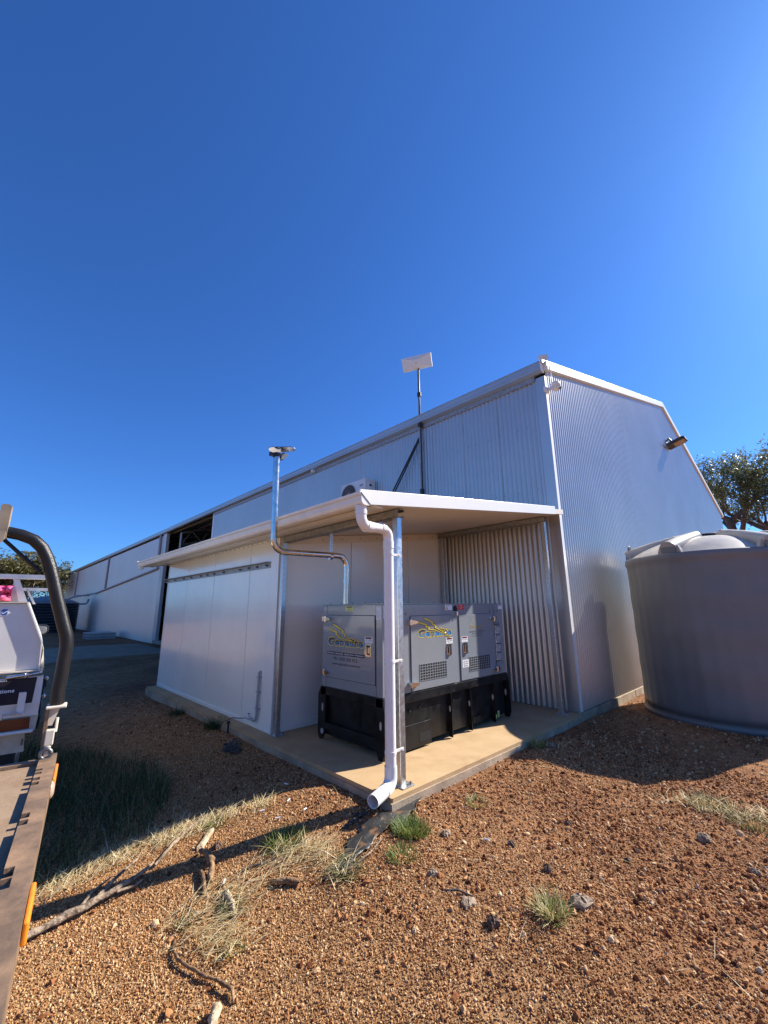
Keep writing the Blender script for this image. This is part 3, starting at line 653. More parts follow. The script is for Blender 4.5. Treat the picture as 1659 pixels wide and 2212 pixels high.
sticker('F', 1.822, 1.465, 1.963, 1.529, cab, m_inkr, [('WARNING', .72, .18, .4, m_ink), ('STOP ENGINE BEFORE', .44, .12, .8, m_ink), ('OPENING', .2, .12, .4, m_ink)], None, GY0)
sticker('F', 2.785, 1.466, 2.882, 1.533, cab, m_ink, [('0000', .5, .3, .7, m_ink)], m_inkn, GY0)
text('0000', 'lettering', (2.80, GY0, 1.503), FU, UP, .065, .022, m_ink, cab, .0024, bold=.02)
sticker('L', 1.237, 1.462, 1.102, 1.520, cab, m_inkp, [('CAUTION', .70, .2, .7, m_inkp), ('HOT EXHAUST', .34, .14, .6, m_inkb), ('DO NOT TOUCH', .12, .14, .6, m_inkb)], m_inkb, GX0)
sticker('L', .708, 1.376, .63, 1.518, cab, m_ink, [('START PROCEDURE', .9, .06, .7, m_inkb), ('1  CHECK OIL', .55, .05, .8, m_inkbl), ('2  CHECK COOLANT', .4, .05, .8, m_inkbl), ('3  OPEN FUEL VALVES', .25, .05, .8, m_inkbl), ('4  START', .1, .05, .6, m_inkbl)], None, GX0)
sticker('F', .50, 1.39, .53, 1.52, cab, m_ink, [], None, GY0)
# lifting opening, eye, bolts
MB().prism([(0, 0), (.084, 0), (.084, .04), (.07, .062), (.042, .07), (.014, .062), (0, .04)], (1.722, GY0, 1.449), FU, UP, (0, -1, 0), .0004, .002).build('lifting_opening', m_gap, cab)
mb = MB(); mb.tube([(1.765, GY0, 1.425), (1.765, GY0-.03, 1.425)], .012, 8); mb.tube([(1.765, GY0-.032, 1.44), (1.765, GY0-.032, 1.395)], .014, 8); mb.build('door_catch', m_chrome, cab)
mb = MB()
for p in ((.845, 1.43), (2.56, 1.44), (2.68, 1.44), (2.74, 1.44), (2.66, 1.29), (2.78, 1.27), (2.80, .98), (2.82, .74), (2.64, .74)): mb.disc((p[0], GY0, p[1]), (0, -1, 0), .010, .006, 8)
mb.build('cabinet_bolt', m_bolt, cab)
# socket outlets
for z in (1.19, 1.068, .952, .832):
    p = MB().box(2.665, GY0-.006, z-.056, 2.757, GY0-.0005, z+.056).build('socket', m_white, cab, bevel=.002)
    MB().disc((2.711, GY0-.006, z), (0, -1, 0), .046, .014, 24).build('socket_flap', m_cond, p, bevel=.003)
    MB().box(2.668, GY0-.020, z+.040, 2.754, GY0-.008, z+.052).build('socket_lid', m_black, p)
mb = MB(); mb.box(2.655, GY0-.008, 1.25, 2.767, GY0-.001, 1.262); mb.box(2.655, GY0-.008, .762, 2.767, GY0-.001, .773); mb.build('socket_strip', m_black, cab)
# base
BY0, BY1 = .655, 1.66
base = MB(); base.box(.53, BY0, .06, 2.86, BY1, .50); base = base.build('fuel_tank', m_genb, gen, bevel=.004)
mb = MB(); mb.box(GX0-.004, GY0-.006, .497, GX1+.012, GY1+.006, .592); mb.build('base_rail', m_genb, gen, bevel=.006)
def endplate(x, x1):
    back = [(1.60, .10), (1.66, .012), (1.70, .012), (1.742, .07), (1.746, .50), (1.70, .58), (1.60, .58)]
    front = [(.585, .09), (.615, .012), (.68, .012), (.71, .10), (.71, .58), (.612, .58), (.585, .46)]
    for poly, holes in ((back, ((1.655, .36, .016, .045), (1.655, .10, .028, .03))), (front, ((.645, .33, .016, .042),))):
        p = MB().prism(poly, (0, 0, 0), (0, 1, 0), UP, (1, 0, 0), x, x1).build('end_plate', m_genb, gen, bevel=.003)
        for yc, zc, a_, b_ in holes:
            MB().prism([(yc+a_*math.cos(2*PI*k/16), zc+b_*math.sin(2*PI*k/16)) for k in range(16)], (0, 0, 0), (0, 1, 0), UP, (1, 0, 0), x-.0006, x1+.0006).build('plate_hole', m_cond, p)
    MB().box(x+.001, .711, .13, x1-.001, 1.599, .20).build('end_bar', m_genb, gen)
endplate(.478, .50); endplate(2.885, 2.907)
for x in (.60, 1.60, 1.995, 2.53):
    p = MB().prism([(.602, .012), (BY0, .012), (BY0, .495), (.602, .495)], (x, 0, 0), (0, 1, 0), UP, (1, 0, 0), -.005, .005).build('gusset', m_genb, gen)
    MB().prism([(.628+.014*math.cos(2*PI*k/14), .32+.035*math.sin(2*PI*k/14)) for k in range(14)], (x, 0, 0), (0, 1, 0), UP, (1, 0, 0), -.0055, .0055).build('gusset_hole', m_cond, p)
MB().box(.83, BY0-.012, .02, 1.26, BY0-.001, .26).build('cover_plate', m_genb, gen, bevel=.002)
MB().box(1.055, BY0-.0145, .066, 1.256, BY0-.0125, .156).build('fork_pocket', m_gap, gen)
MB().box(2.08, BY0-.0145, .066, 2.25, BY0-.0005, .14).build('fork_pocket', m_gap, gen)
for p in ((.92, .40), (1.08, .42), (1.70, .40), (2.2, .36)): MB().disc((p[0], BY0, p[1]), (0, -1, 0), .014, .01, 8).build('base_bolt', m_black, gen)
sticker('F', 2.66, .04, 2.70, .12, gen, m_inkp, [('2', .2, .5, .5, m_inkb)], None, BY0-.002); sticker('F', 2.605, .03, 2.64, .08, gen, m_inkp, [], None, BY0-.002)
# exhaust pipe: up from the roof, across, up past the gutter to a rain cap
ex = empty('exhaust_pipe', (.453, 1.2, 1.545), 'stainless exhaust pipe from the generator up past the gutter with flap cap', 'pipe')
ey, er = 1.2, .033
P1 = [Vector((.453, ey, 1.546)), Vector((.452, ey, 1.98))]
c1 = [Vector((.452-.12*(1-math.cos(t)), ey, 1.98+.12*math.sin(t))) for t in np.linspace(.15, PI/2-.02, 7)]
c2 = [Vector((-.52+.13*(1-math.sin(t)), ey, 2.085+.13*(1-math.cos(t)))) for t in np.linspace(.02, PI/2, 8)]
mb = MB(); mb.tube(P1+c1+c2+[Vector((-.52, ey, 2.40))], er, 16); mb.build('lower_pipe', m_stain, ex)
mb = MB(); mb.tube([(-.52, ey, 2.385), (-.535, ey, 3.16)], er*1.08, 16); mb.build('upper_pipe', m_stain, ex)
mb = MB(); mb.tube([(.453, ey, 1.80), (.453, ey, 1.83)], er+.006, 16); mb.tube([(.2, ey, 2.10-.015), (.235, ey, 2.10-.015)], er+.005, 16); mb.build('pipe_clamp', m_stain, ex)
mb = MB(); mb.tube([(-.535, ey, 3.115), (-.535, ey, 3.16)], er*1.25, 16); mb.box(-.62, ey-.015, 3.115, -.565, ey+.015, 3.155); mb.build('cap_clamp', m_black, ex)
u_ = Vector((.72, -.69, -.03)).normalized(); v_ = Vector((.66, .69, -.14)).normalized(); w_ = u_.cross(v_)
mb = MB(); mb.prism([(-.05+.06*math.cos(a), .06*math.sin(a)) for a in np.linspace(PI/2, 3*PI/2, 8)]+[(.13+.06*math.cos(a), -.02+.05*math.sin(a)) for a in np.linspace(-PI/2, PI/2, 8)], Vector((-.52, ey-.01, 3.20)), u_, v_, w_, 0, .008)
mb.build('rain_flap', m_stain, ex)
mb = MB(); mb.hexa([(-.50, ey-.03, 3.10), (-.46, ey-.03, 3.10), (-.46, ey+.03, 3.10), (-.50, ey+.03, 3.10)], [(-.47, ey-.035, 3.18), (-.41, ey-.035, 3.16), (-.41, ey+.03, 3.16), (-.47, ey+.03, 3.18)]); mb.build('flap_hinge', m_bolt, ex)

# ------------------------------------------------------------------ things on the shed wall
# air conditioner outdoor unit
ac = empty('air_conditioner', (3.44, 4.80, 3.86), 'white air conditioner outdoor unit on the shed wall above the lean-to', 'air conditioner')
AX, A0y, A1y, Az0, Az1 = 3.46, 4.33, 5.26, 3.84, 4.50
body = MB(); body.box(AX, A0y, Az0, AX+.33, A1y, Az1); body = body.build('case', m_white, ac, bevel=.012)
fc = Vector((AX, 4.94, 4.17))
mb = MB(); mb.disc(fc+Vector((.002, 0, 0)), (-1, 0, 0), .285, .008, 40); mb.build('fan_opening', m_gap, ac)
mb = MB(); mb.tube([fc+Vector((-.008, .29*math.cos(a), .29*math.sin(a))) for a in np.linspace(0, 2*PI, 41)], .012, 6, caps=False); mb.build('fan_ring', m_white, ac)
mb = MB()
for k in range(36):
    a = 2*PI*k/36; pts = [fc+Vector((-.014-.02*math.sin(PI*q), (.05+.23*q)*math.cos(a+q*.9), (.05+.23*q)*math.sin(a+q*.9))) for q in np.linspace(0, 1, 6)]; mb.tube(pts, .0035, 4, caps=False)
for rr in (.09, .15, .21, .26): mb.tube([fc+Vector((-.02, rr*math.cos(a), rr*math.sin(a))) for a in np.linspace(0, 2*PI, 31)], .003, 4, caps=False)
mb.disc(fc+Vector((-.01, 0, 0)), (-1, 0, 0), .05, .018, 20); mb.build('fan_guard', m_cond, ac)
MB().box(AX-.002, 4.40, 4.335, AX-.0005, 4.53, 4.36).build('name_plate', m_inkb, ac)
MB().tube([(AX-.001, 4.54, 4.30), (AX-.001, 4.45, 4.31), (AX-.001, 4.40, 4.28), (AX-.001, 4.385, 4.31)], .003, 5).build('name_swoosh', m_inkn, ac)
MB().box(AX+.07, A0y-.035, 4.20, AX+.22, A0y+.0, 4.40).build('service_cover', m_white, ac, bevel=.01)
MB().box(AX+.10, A0y-.037, 4.31, AX+.18, A0y-.0345, 4.36).build('rating_label', m_inkb, ac)
mb = MB(); mb.tube([(AX+.15, A0y-.02, 4.2), (AX+.15, A0y-.05, 4.0), (AX+.2, A0y-.05, 3.4)], .018, 8); mb.build('pipe_set', m_white, ac)
mb = MB()
for y in (4.5, 5.1): mb.box(AX+.02, y-.02, Az0-.04, SX-.02, y+.02, Az0-.002); mb.box(SX-.06, y-.02, Az0-.30, SX-.02, y+.02, Az0-.04)
mb.build('wall_bracket', m_galv, ac)
# satellite panel on a braced mast
an = empty('satellite_antenna', (3.75, 2.83, 2.93), 'white rectangular satellite panel tilted on a tall braced mast beside the shed', 'antenna')
mb = MB(); mb.tube([(3.75, 2.83, 2.90), (3.75, 2.83, 6.78)], .026, 12); mb.build('mast', m_galvd, an)
mb = MB(); mb.tube([(3.735, 2.795, 2.9), (3.735, 2.795, 5.4), (3.725, 2.80, 6.3), (3.735, 2.80, 6.78), (3.72, 2.82, 6.9)], .014, 8); mb.build('cable_duct', m_black, an)
for z in (3.85, 5.36, 6.10): mb = MB(); mb.tube([(3.748, 2.82, z), (3.748, 2.82, z+.09)], .046, 10); mb.build('tape_band', m_black, an)
u = Vector((.413, -.911, -.0)).normalized(); v = Vector((-.32, -.14, 1)).normalized(); n = u.cross(v)
c = Vector((3.70, 2.815, 6.925)); hw, hh = .345, .155
mb = MB(); mb.prism([(-hw, -hh), (hw, -hh), (hw, hh), (-hw, hh)], c, u, v, n, .0, .022); pn = mb.build('panel', m_white, an, bevel=.004)
mb = MB(); sf = .0225 if (CAM-c).dot(n) < 0 else -.0105; mb.prism([(-hw, -hh), (hw, -hh), (hw, hh), (-hw, hh)], c, u, v, n, sf, sf+.010); mb.build('panel_face', m_black, an)
side = -1 if (CAM-c).dot(n) < 0 else 1
mb = MB(); bs = 0 if side < 0 else .022
q = [c+u*a+v*b+n*(bs) for a, b in ((-hw*.97, -hh*.95), (hw*.97, -hh*.95), (hw*.97, hh*.95), (-hw*.97, hh*.95))]; t4 = [c+u*a+v*b+n*(bs+side*.07) for a, b in ((-.06, -.05), (.06, -.05), (.06, .05), (-.06, .05))]
mb.add(q+t4, [(0,1,5,4),(1,2,6,5),(2,3,7,6),(3,0,4,7),(4,5,6,7)] if side > 0 else [(4,5,1,0),(5,6,2,1),(6,7,3,2),(7,4,0,3),(7,6,5,4)]); mb.build('panel_back', m_white, an)
mb = MB(); mb.tube([Vector((3.75, 2.83, 6.74)), Vector((3.745, 2.83, 6.82)), c+n*side*.075], .03, 10); mb.build('mount', m_cond, an)
for k, dy in ((0, 0), (1, .09)):
    mb = MB(); mb.tube([(3.74, 2.85, 5.12-.06*k), (3.62, 3.72-dy, rz(3.62)+.95), (3.2, 4.0-dy, rz(3.2)+.09)], .017, 8)
    mb.build('brace', m_black, an)
# small panel antenna, camera, sensor, floodlight
sa = empty('panel_antenna', (3.98, .10, 5.68), 'small square cream panel antenna on the gable corner of the roof', 'antenna')
mb = MB(); mb.prism([(-.075, -.095), (.075, -.095), (.085, -.08), (.08, .095), (-.075, .10), (-.085, .08)], (4.0, .085, 5.80), Vector((.55, -.83, 0)), Vector((.12, .0, 1)).normalized(), Vector((-.83, -.55, .1)).normalized(), 0, .03); mb.build('panel', m_gutter, sa, bevel=.006)
mb = MB(); mb.tube([(4.02, .09, 5.62), (4.02, .09, 5.76)], .018, 8); mb.tube([(4.05, .07, 5.62), (4.0, .05, 5.72)], .007, 6); mb.build('bracket', m_white, sa)
cc = empty('security_camera', (3.95, .03, 5.13), 'white dome security camera high on the shed corner below the capping', 'security camera')
mb = MB(); mb.box(3.72, SY-.075, 5.05, 3.86, SY-.03, 5.14); mb.tube([(3.80, SY-.06, 5.10), (3.88, SY-.13, 5.13)], .028, 10); mb.build('mount', m_white, cc, bevel=.008)
mb = MB(); mb.lathe([(0, .09), (.06, .088), (.075, .07), (.075, 0), (.0, 0)], (3.93, SY-.16, 5.16), 20); mb.build('hood', m_white, cc)
mb = MB(); mb.lathe([(.07, 0)]+[(.07*math.cos(a), -.07*math.sin(a)) for a in np.linspace(.1, PI/2, 8)], (3.93, SY-.16, 5.155), 20); mb.build('dome', m_white, cc)
mb = MB(); mb.disc((3.955, SY-.215, 5.12), Vector((.4, -.9, -.15)), .034, .02, 16); mb.build('lens', m_glass, cc)
mb = MB(); mb.tube([(3.89, SY-.1, 5.60), (3.91, SY-.11, 5.45), (3.93, SY-.1, 5.40), (3.90, SY-.12, 5.25)], .012, 6); mb.build('cable', m_white, cc)
ss = MB(); ss.box(3.70, 6.94, 5.36, 3.82, 7.03, 5.44); ss.disc((3.75, 6.94, 5.38), (-.5, -.3, -.8), .03, .02, 12)
tag(ss.build('motion_sensor', m_white, bevel=.008), 'small white motion sensor box under the long eave gutter', 'sensor')
fl = empty('floodlight', (12.7, SY, 6.6), 'black floodlight with ground reflection painted on its lens, arm-mounted high on the gable wall', 'floodlight')
mb = MB(); mb.box(12.55, SY-.05, 6.38, 12.78, SY-.02, 6.68); mb.build('wall_plate', m_white, fl)
mb = MB(); mb.tube([(12.55, SY-.05, 6.66), (12.50, SY-.14, 6.70), (12.55, SY-.18, 6.62)], .03, 8); mb.tube([(12.75, SY-.05, 6.44), (12.75, SY-.16, 6.46)], .03, 8); mb.build('bracket', m_black, fl)
d_ = Vector((.02, -.5, .16)).normalized(); s_ = Vector((1, 0, .03)).normalized(); n_ = s_.cross(d_)
o_ = Vector((12.57, SY-.07, 6.46))
mb = MB(); mb.prism([(-.26, 0), (.26, 0), (.26, .44), (.18, .52), (-.18, .52), (-.26, .44)], o_, s_, d_, n_, -.04, .05); mb.build('housing', m_black, fl, bevel=.01)
sgn = -1 if n_.z > 0 else 1
mb = MB(); mb.prism([(-.21, .17), (.21, .17), (.21, .47), (-.21, .47)], o_, s_, d_, n_, (-.046 if sgn < 0 else .05), (-.04 if sgn < 0 else .056)); mb.build('lens', m_lens, fl)  # brownish lens colour stands in for the ground it reflects

# ------------------------------------------------------------------ water tanks
TX, TY, TR, TZ0, TZR = 5.926, -1.486, 1.209, -.145, 2.265
tk = empty('water_tank', (TX, TY, TZ0), 'large grey poly water tank with spoked lid by the gable wall', 'water tank')
n = 160; prof = [(.0, 0.), (TR-.02, 0.), (TR+.03, .02), (TR+.02, .07), (TR-.01, .12)] + [(TR-.008+.004*math.sin(k*.9), .12+(2.29-.12)*k/30) for k in range(31)] + [(TR+.012, 2.32), (TR+.016, 2.385), (TR-.0, 2.41), (TR-.05, 2.42)]
body = MB(); body.lathe(prof, (TX, TY, TZ0), n)
ctr = np.array([TX, TY]); VV = []
for p in body.v:
    d = np.array(p[:2])-ctr; r = np.hypot(*d); a = math.atan2(d[1], d[0]); h = p[2]-TZ0
    if r > .8 and .1 < h < 2.32: k = 1+(.005*math.sin(a*40+.6*math.sin(a*3))+.003*math.sin(a*17+h*1.5))/TR; d = d*k
    VV.append((ctr[0]+d[0], ctr[1]+d[1], p[2]))
body.v = VV; body.build('wall', m_tank, tk)
lid = MB(); zb = TZ0+2.415
lp = [(TR-.04, zb)] + [(TR*(.96-.70*q), zb+.30*math.sin(q*PI/2)**.9) for q in np.linspace(.02, 1, 12)]
lid.lathe([(r, z) for r, z in lp]+[(.0, zb+.31)], (TX, TY, 0), 96); lid.build('lid', m_lid, tk)
A_SP = math.atan2(-2.676-TY, -2.612-TX) + R(-24)
for k in range(6):
    a = A_SP+k*PI/3; e = Vector((math.cos(a), math.sin(a), 0)); p0 = Vector((TX, TY, 0))+e*(TR*.975)+zz*(zb+.055); p1 = Vector((TX, TY, 0))+e*.34+zz*(zb+.30)
    mb = MB(); mb.tube([p0, p0+(p1-p0)*.5+zz*.012, p1], [.122, .113, .10], 24); sp = mb.build('lid_spoke', m_lid, tk)
    f = Vector((-e.y, e.x, 0)); w = MB(); w.prism([(-.17, -.06), (.17, -.06), (.13, .05), (-.13, .05)], p0+zz*0-e*.03, f, Vector(UP), e, -.04, .02); w.build('spoke_foot', m_lid, sp)
    mb = MB(); mb.tube([p0-e*.001, p0+e*.012], .106, 28); mb.build('spoke_end', m_tank, sp)
mb = MB(); mb.lathe([(.30, 0), (.30, .05), (.27, .07), (.0, .075)], (TX, TY, zb+.29), 32); mb.build('manhole_cover', m_black, tk)
ea = A_SP-PI/3; ee = Vector((TX+TR*.93*math.cos(ea), TY+TR*.93*math.sin(ea), zb+.21)); mb = MB(); mb.tube([ee+Vector((.05*math.cos(t), 0, .05*math.sin(t))) for t in np.linspace(0, 2*PI, 13)], .014, 8, caps=False); mb.build('lifting_eye', m_tank, tk)
ip = empty('inlet_pipe', (TX+.66, TY+.2, zb+.2), 'grey plastic pipe with elbow feeding the grey tank lid', 'pipe')
mb = MB(); mb.tube([(TX+.66, TY+.15, zb+.12), (TX+.66, TY+.15, zb+.33), (TX+.67, TY+.12, zb+.38), (TX+.71, TY+.05, zb+.405), (TX+1.5, TY-1.6, zb+.43)], .055, 14); mb.build('pipe', m_cond, ip)
mb = MB(); mb.tube([(TX+.66, TY+.15, zb+.30), (TX+.66, TY+.15, zb+.36)], .068, 14); mb.lathe([(0, .02), (.13, .02), (.13, -.05), (.0, -.05)], (TX+.66, TY+.15, zb+.17), 20); mb.build('strainer', m_black, ip)
# corrugated dark tank far along the wall
dt = empty('water_tank', (1.2, 39.0, -.33), 'dark ribbed round water tank far along the shed wall', 'water tank')
prof = [(0, 0)]+[(1.98+.035*math.cos(k*PI), 2.35*k/22) for k in range(23)]+[(2.0, 2.38), (1.6, 2.58), (.45, 2.92), (0, 2.95)]
mb = MB(); mb.lathe(prof[:24], (1.0, 39.4, -.33), 40, smooth=False); mb.build('wall', m_dtank, dt)
mb = MB(); mb.lathe(prof[23:], (1.0, 39.4, -.33), 40); mb.build('lid', m_tank, dt)
mb = MB(); mb.tube([(2.9, 39.0, 2.0), (3.3, 39.0, 2.0), (3.45, 39.0, 2.1), (3.5, 39.0, 2.4)], .07, 10); mb.build('overflow_pipe', m_cond, dt)
# pallet stack
for lv in range(3):
    pl = empty('pallet', (2.62, 27.6, -.25+.16*lv), ['grey slatted pallet at the bottom of the stack by the shed', 'grey slatted pallet in the middle of the stack by the shed', 'grey slatted pallet on top of the stack by the shed'][lv], 'pallet', 'pallets stacked beside the shed wall')
    z = -.25+.16*lv
    for yb in (26.75, 27.6, 28.45):
        MB().box(1.95, yb-.05, z, 3.3, yb+.05, z+.11).build('bearer', m_cond, pl)
    for k in range(9):
        yy = 26.7+k*.225; MB().box(1.95+rnd.uniform(-.02, .02), yy-.05, z+.111, 3.3, yy+.05, z+.14).build('slat', m_alu, pl)

# ------------------------------------------------------------------ flatbed truck deck with a black hoop, and the white ute ahead of it
t_ = Vector((.14506, .98942, 0)); n_ = Vector((.98942, -.14506, 0)); C0 = Vector((CAM.x, CAM.y, 0))
def tp(s, l, z): return C0+t_*s+n_*l+zz*z       # s along the trucks, l to the right
def tbox(mb, s0, s1, l0, l1, z0, z1, mi=0):
    return mb.hexa([tp(s0, l0, z0), tp(s0, l1, z0), tp(s1, l1, z0), tp(s1, l0, z0)], [tp(s0, l0, z1), tp(s0, l1, z1), tp(s1, l1, z1), tp(s1, l0, z1)], mi)
fb = empty('flatbed_truck', tp(1, -1.0, -.3), 'rusty flatbed truck tray with slotted edge plate and black tube hoop', 'truck')
ZD = .85; LE = -.030
plate = MB()
# slotted edge plate: cells along s, notches open to the inside
s0, s1, lw = .35, 2.63, .062
notch = [(2.395, 2.42), (2.35, 2.375), (2.275, 2.31), (2.22, 2.255), (1.905, 1.945), (1.85, 1.89), (1.535, 1.585), (1.48, 1.528), (1.16, 1.21), (1.10, 1.15), (.78, .83), (.72, .77)]
cuts = sorted([s0, s1]+[q for nn in notch for q in nn])
for a, b in zip(cuts[:-1], cuts[1:]):
    isn = any(abs(a-nn[0]) < 1e-6 for nn in notch)
    tbox(plate, a, b, LE-(.040 if isn else lw), LE, ZD-.012, ZD)
plate.build('edge_plate', m_rail, fb)
mb = MB(); tbox(mb, s0, s1, LE-.012, LE, ZD-.11, ZD-.0125); mb.build('side_rail', m_rail, fb)
mb = MB(); tbox(mb, s0, s1-.06, LE-2.3, LE-.013, ZD-.036, ZD-.024); mb.build('deck_floor', m_deck, fb)
mb = MB(); tbox(mb, s1-.05, s1-.01, LE-2.3, LE-.063, ZD-.10, ZD-.012); mb.build('head_rail', m_rail, fb)
mb = MB(); tbox(mb, s0+.1, s1, LE-.55, LE-.45, ZD-.32, ZD-.08); tbox(mb, s0+.1, s1, LE-1.85, LE-1.75, ZD-.32, ZD-.08); mb.build('chassis_rail', m_black, fb)
for sw_, lw_ in ((1.2, -.45), (1.2, -1.95)):
    cw = tp(sw_, lw_, .14); mb = MB(); mb.tube([cw-n_*.11, cw+n_*.11], .43, 28); wo_ = mb.build('wheel', m_rubber, fb, bevel=.03)
    MB().tube([cw+n_*.08, cw+n_*.125], .22, 20).build('rim', m_rail, wo_)
mb = MB(); tbox(mb, 1.335, 1.505, LE+.001, LE+.012, ZD-.06, ZD-.014); mb.build('side_reflector', m_amber, fb, bevel=.004)
mb = MB(); tbox(mb, 2.285, 2.50, LE+.001, LE+.012, ZD-.06, ZD-.012); mb.build('side_reflector', m_amber, fb, bevel=.004)
mb = MB(); c_ = tp(2.24, LE+.001, ZD-.035); mb.tube([c_, c_+n_*.006, c_+n_*.012], [.032, .030, .016], 18); mb.build('side_lamp', m_lens, fb, bevel=.006)
# hoop: hinge post, gusset plates, fat bent tube, brace, upright tab
HS = 2.6
def hp(l, z, s=HS): return tp(s, l, z)
path = [hp(-.060, 1.07), hp(-.064, 1.124), hp(-.061, 1.206), hp(-.059, 1.30), hp(-.0595, 1.33), hp(-.062, 1.355), hp(-.068, 1.385), hp(-.085, 1.432), hp(-.124, 1.549), hp(-.152, 1.641), hp(-.173, 1.704), hp(-.193, 1.755), hp(-.217, 1.80), hp(-.254, 1.836), hp(-.304, 1.856), hp(-.349, 1.864), hp(-.381, 1.865), hp(-1.2, 1.865), hp(-1.95, 1.865), hp(-2.06, 1.84), hp(-2.13, 1.75), hp(-2.2, 1.6), hp(-2.28, 1.36), hp(-2.27, 1.07), hp(-2.26, .83)]
mb = MB(); mb.tube(path, .0275, 22); mb.build('hoop', m_pipe, fb)
mb = MB(); mb.tube([hp(-.372, 1.838), hp(-.205, 1.68)], .009, 10); mb.build('hoop_brace', m_pipe, fb)
mb = MB(); tbox(mb, HS-.05, HS+.04, -.098, -.022, 1.058, 1.068); mb.build('hoop_flange', m_uted, fb, bevel=.003)
mb = MB(); mb.hexa([hp(-.094, .84, HS-.02), hp(-.080, .84, HS-.02), hp(-.080, .84, HS+.0), hp(-.094, .84, HS)], [hp(-.098, 1.058, HS-.03), hp(-.084, 1.058, HS-.03), hp(-.084, 1.058, HS), hp(-.098, 1.058, HS)]); mb.build('hoop_post', m_rail, fb)
mb = MB(); mb.hexa([hp(-.085, .98, HS-.005), hp(-.066, .98, HS-.005), hp(-.066, .98, HS+.005), hp(-.085, .98, HS+.005)], [hp(-.088, 1.058, HS-.005), hp(-.045, 1.058, HS-.005), hp(-.045, 1.058, HS+.005), hp(-.088, 1.058, HS+.005)]); mb.build('hoop_gusset', m_uted, fb)
mb = MB(); tbox(mb, HS-.03, HS+.01, -.085, -.052, .90, .965); mb.tube([hp(-.07, .865, HS-.02), hp(-.07, .90, HS-.02)], .013, 10); mb.tube([hp(-.05, .95, HS), hp(-.05, 1.01, HS)], .007, 6); mb.build('hinge_block', m_uted, fb, bevel=.004)
mb = MB(); mb.tube([hp(-.072+.02*math.cos(t), .868+.02*math.sin(t), HS-.035) for t in np.linspace(0, 2*PI, 13)], .008, 8, caps=False); mb.build('ring_bolt', m_bolt, fb)
mb = MB(); mb.prism([(-.388, 1.815), (-.352, 1.83), (-.352, 1.985), (-.362, 1.993), (-.384, 1.993), (-.391, 1.985)], C0, n_, UP, t_, HS-.035, HS+.0); mb.prism([(-.46, 1.77), (-.41, 1.765), (-.37, 1.79), (-.352, 1.825), (-.352, 1.86), (-.46, 1.86)], C0, n_, UP, t_, HS-.07, HS-.06); mb.build('rack_tab', m_tab, fb, bevel=.004)

# ute
ute = empty('service_ute', tp(6.8, -1.2, -.3), 'white service ute with tapered canopy, ladder rack and dark tailgate decal', 'ute')
US = 5.0; K = US/3.9
def up_(l, z, s=US): return tp(s, l*K, 1.5+(z-1.5)*K)
ut_ = (t_-n_*.075); U0 = C0+n_*.075*US
def quadbox(mb, pts, s0, s1): return mb.prism([(l*K, 1.5+(z-1.5)*K) for l, z in pts], U0, n_, UP, ut_, s0, s1)
mb = MB(); quadbox(mb, [(-1.55, 1.10), (-.229, 1.10), (-.237, 1.283), (-.352, 1.55), (-1.43, 1.55), (-1.55, 1.283)], US, US+1.7); mb.build('canopy', m_ute, ute, bevel=.008)
mb = MB(); quadbox(mb, [(-.228, 1.098), (-.2215, 1.098), (-.2295, 1.285), (-.345, 1.553), (-.353, 1.551), (-.238, 1.284)], US-.03, US+1.7); mb.build('canopy_edge', m_trim, ute)
mb = MB(); quadbox(mb, [(-.2205, 1.10), (-.196, 1.10), (-.217, 1.235)], US+.06, US+1.6); mb.build('canopy_side_panel', m_uted, ute)
mb = MB(); quadbox(mb, [(-1.55, 1.553), (-.345, 1.553), (-.345, 1.562), (-1.55, 1.562)], US-.02, US+1.7); quadbox(mb, [(-1.55, 1.083), (-.20, 1.09), (-.20, 1.098), (-1.55, 1.098)], US-.04, US+1.7); mb.build('canopy_seal', m_uted, ute)
mb = MB()
for k in range(9): l = -.338+.013*k; z = 1.535-.031*k; quadbox(mb, [(l, z-.011), (l+.006, z-.011), (l-.002, z+.011), (l-.008, z+.011)], US+.05, US+.10)
mb.build('canopy_hinge', m_alu, ute)
mb = MB(); quadbox(mb, [(-1.55, .80), (-.189, .80), (-.189, .878), (-1.55, .878)], US, US+.1); mb.build('tray_rail', m_ute, ute, bevel=.006)
mb = MB(); quadbox(mb, [(-1.5, .882), (-.188, .872), (-.192, 1.055), (-1.5, 1.055)], US-.02, US+.04); tg = mb.build('tailgate', m_ute, ute, bevel=.006)
mb = MB(); quadbox(mb, [(-1.5, .892), (-.232, .885), (-.226, 1.05), (-1.5, 1.05)], US-.0235, US-.0205); mb.build('tailgate_decal', m_decal, tg)
mb = MB(); quadbox(mb, [(-.308, .82), (-.268, .82), (-.268, .955), (-.275, .96), (-.308, .96)], US-.05, US-.024); mb.build('tailgate_bracket', m_ute, tg, bevel=.004)
mb = MB(); mb.tube([up_(-.37, .80, US-.06), up_(-.37, .83, US-.06), up_(-.30, .835, US-.06), up_(-.27, .825, US-.06)], .007, 6); mb.build('tailgate_pin', m_alu, tg)
mb = MB(); mb.tube([up_(-.385, 1.062, US-.06), up_(-.29, 1.072, US-.06)], .016, 10); mb.tube([up_(-.29, 1.068, US-.05), up_(-.20, 1.082, US-.05)], .011, 8); mb.tube([up_(-.29, 1.062, US-.04), up_(-.275, 1.08, US-.04)], .02, 8); mb.build('tailgate_latch', m_chrome, ute)
text('tion', 'lettering', up_(-.428, 1.036, US-.0235), n_, UP, .046*K, .022*K, m_ink, tg, .001, bold=.02)
text('utions', 'lettering', up_(-.428, .963, US-.0235), n_, UP, .094*K, .022*K, m_ink, tg, .001, bold=.02)
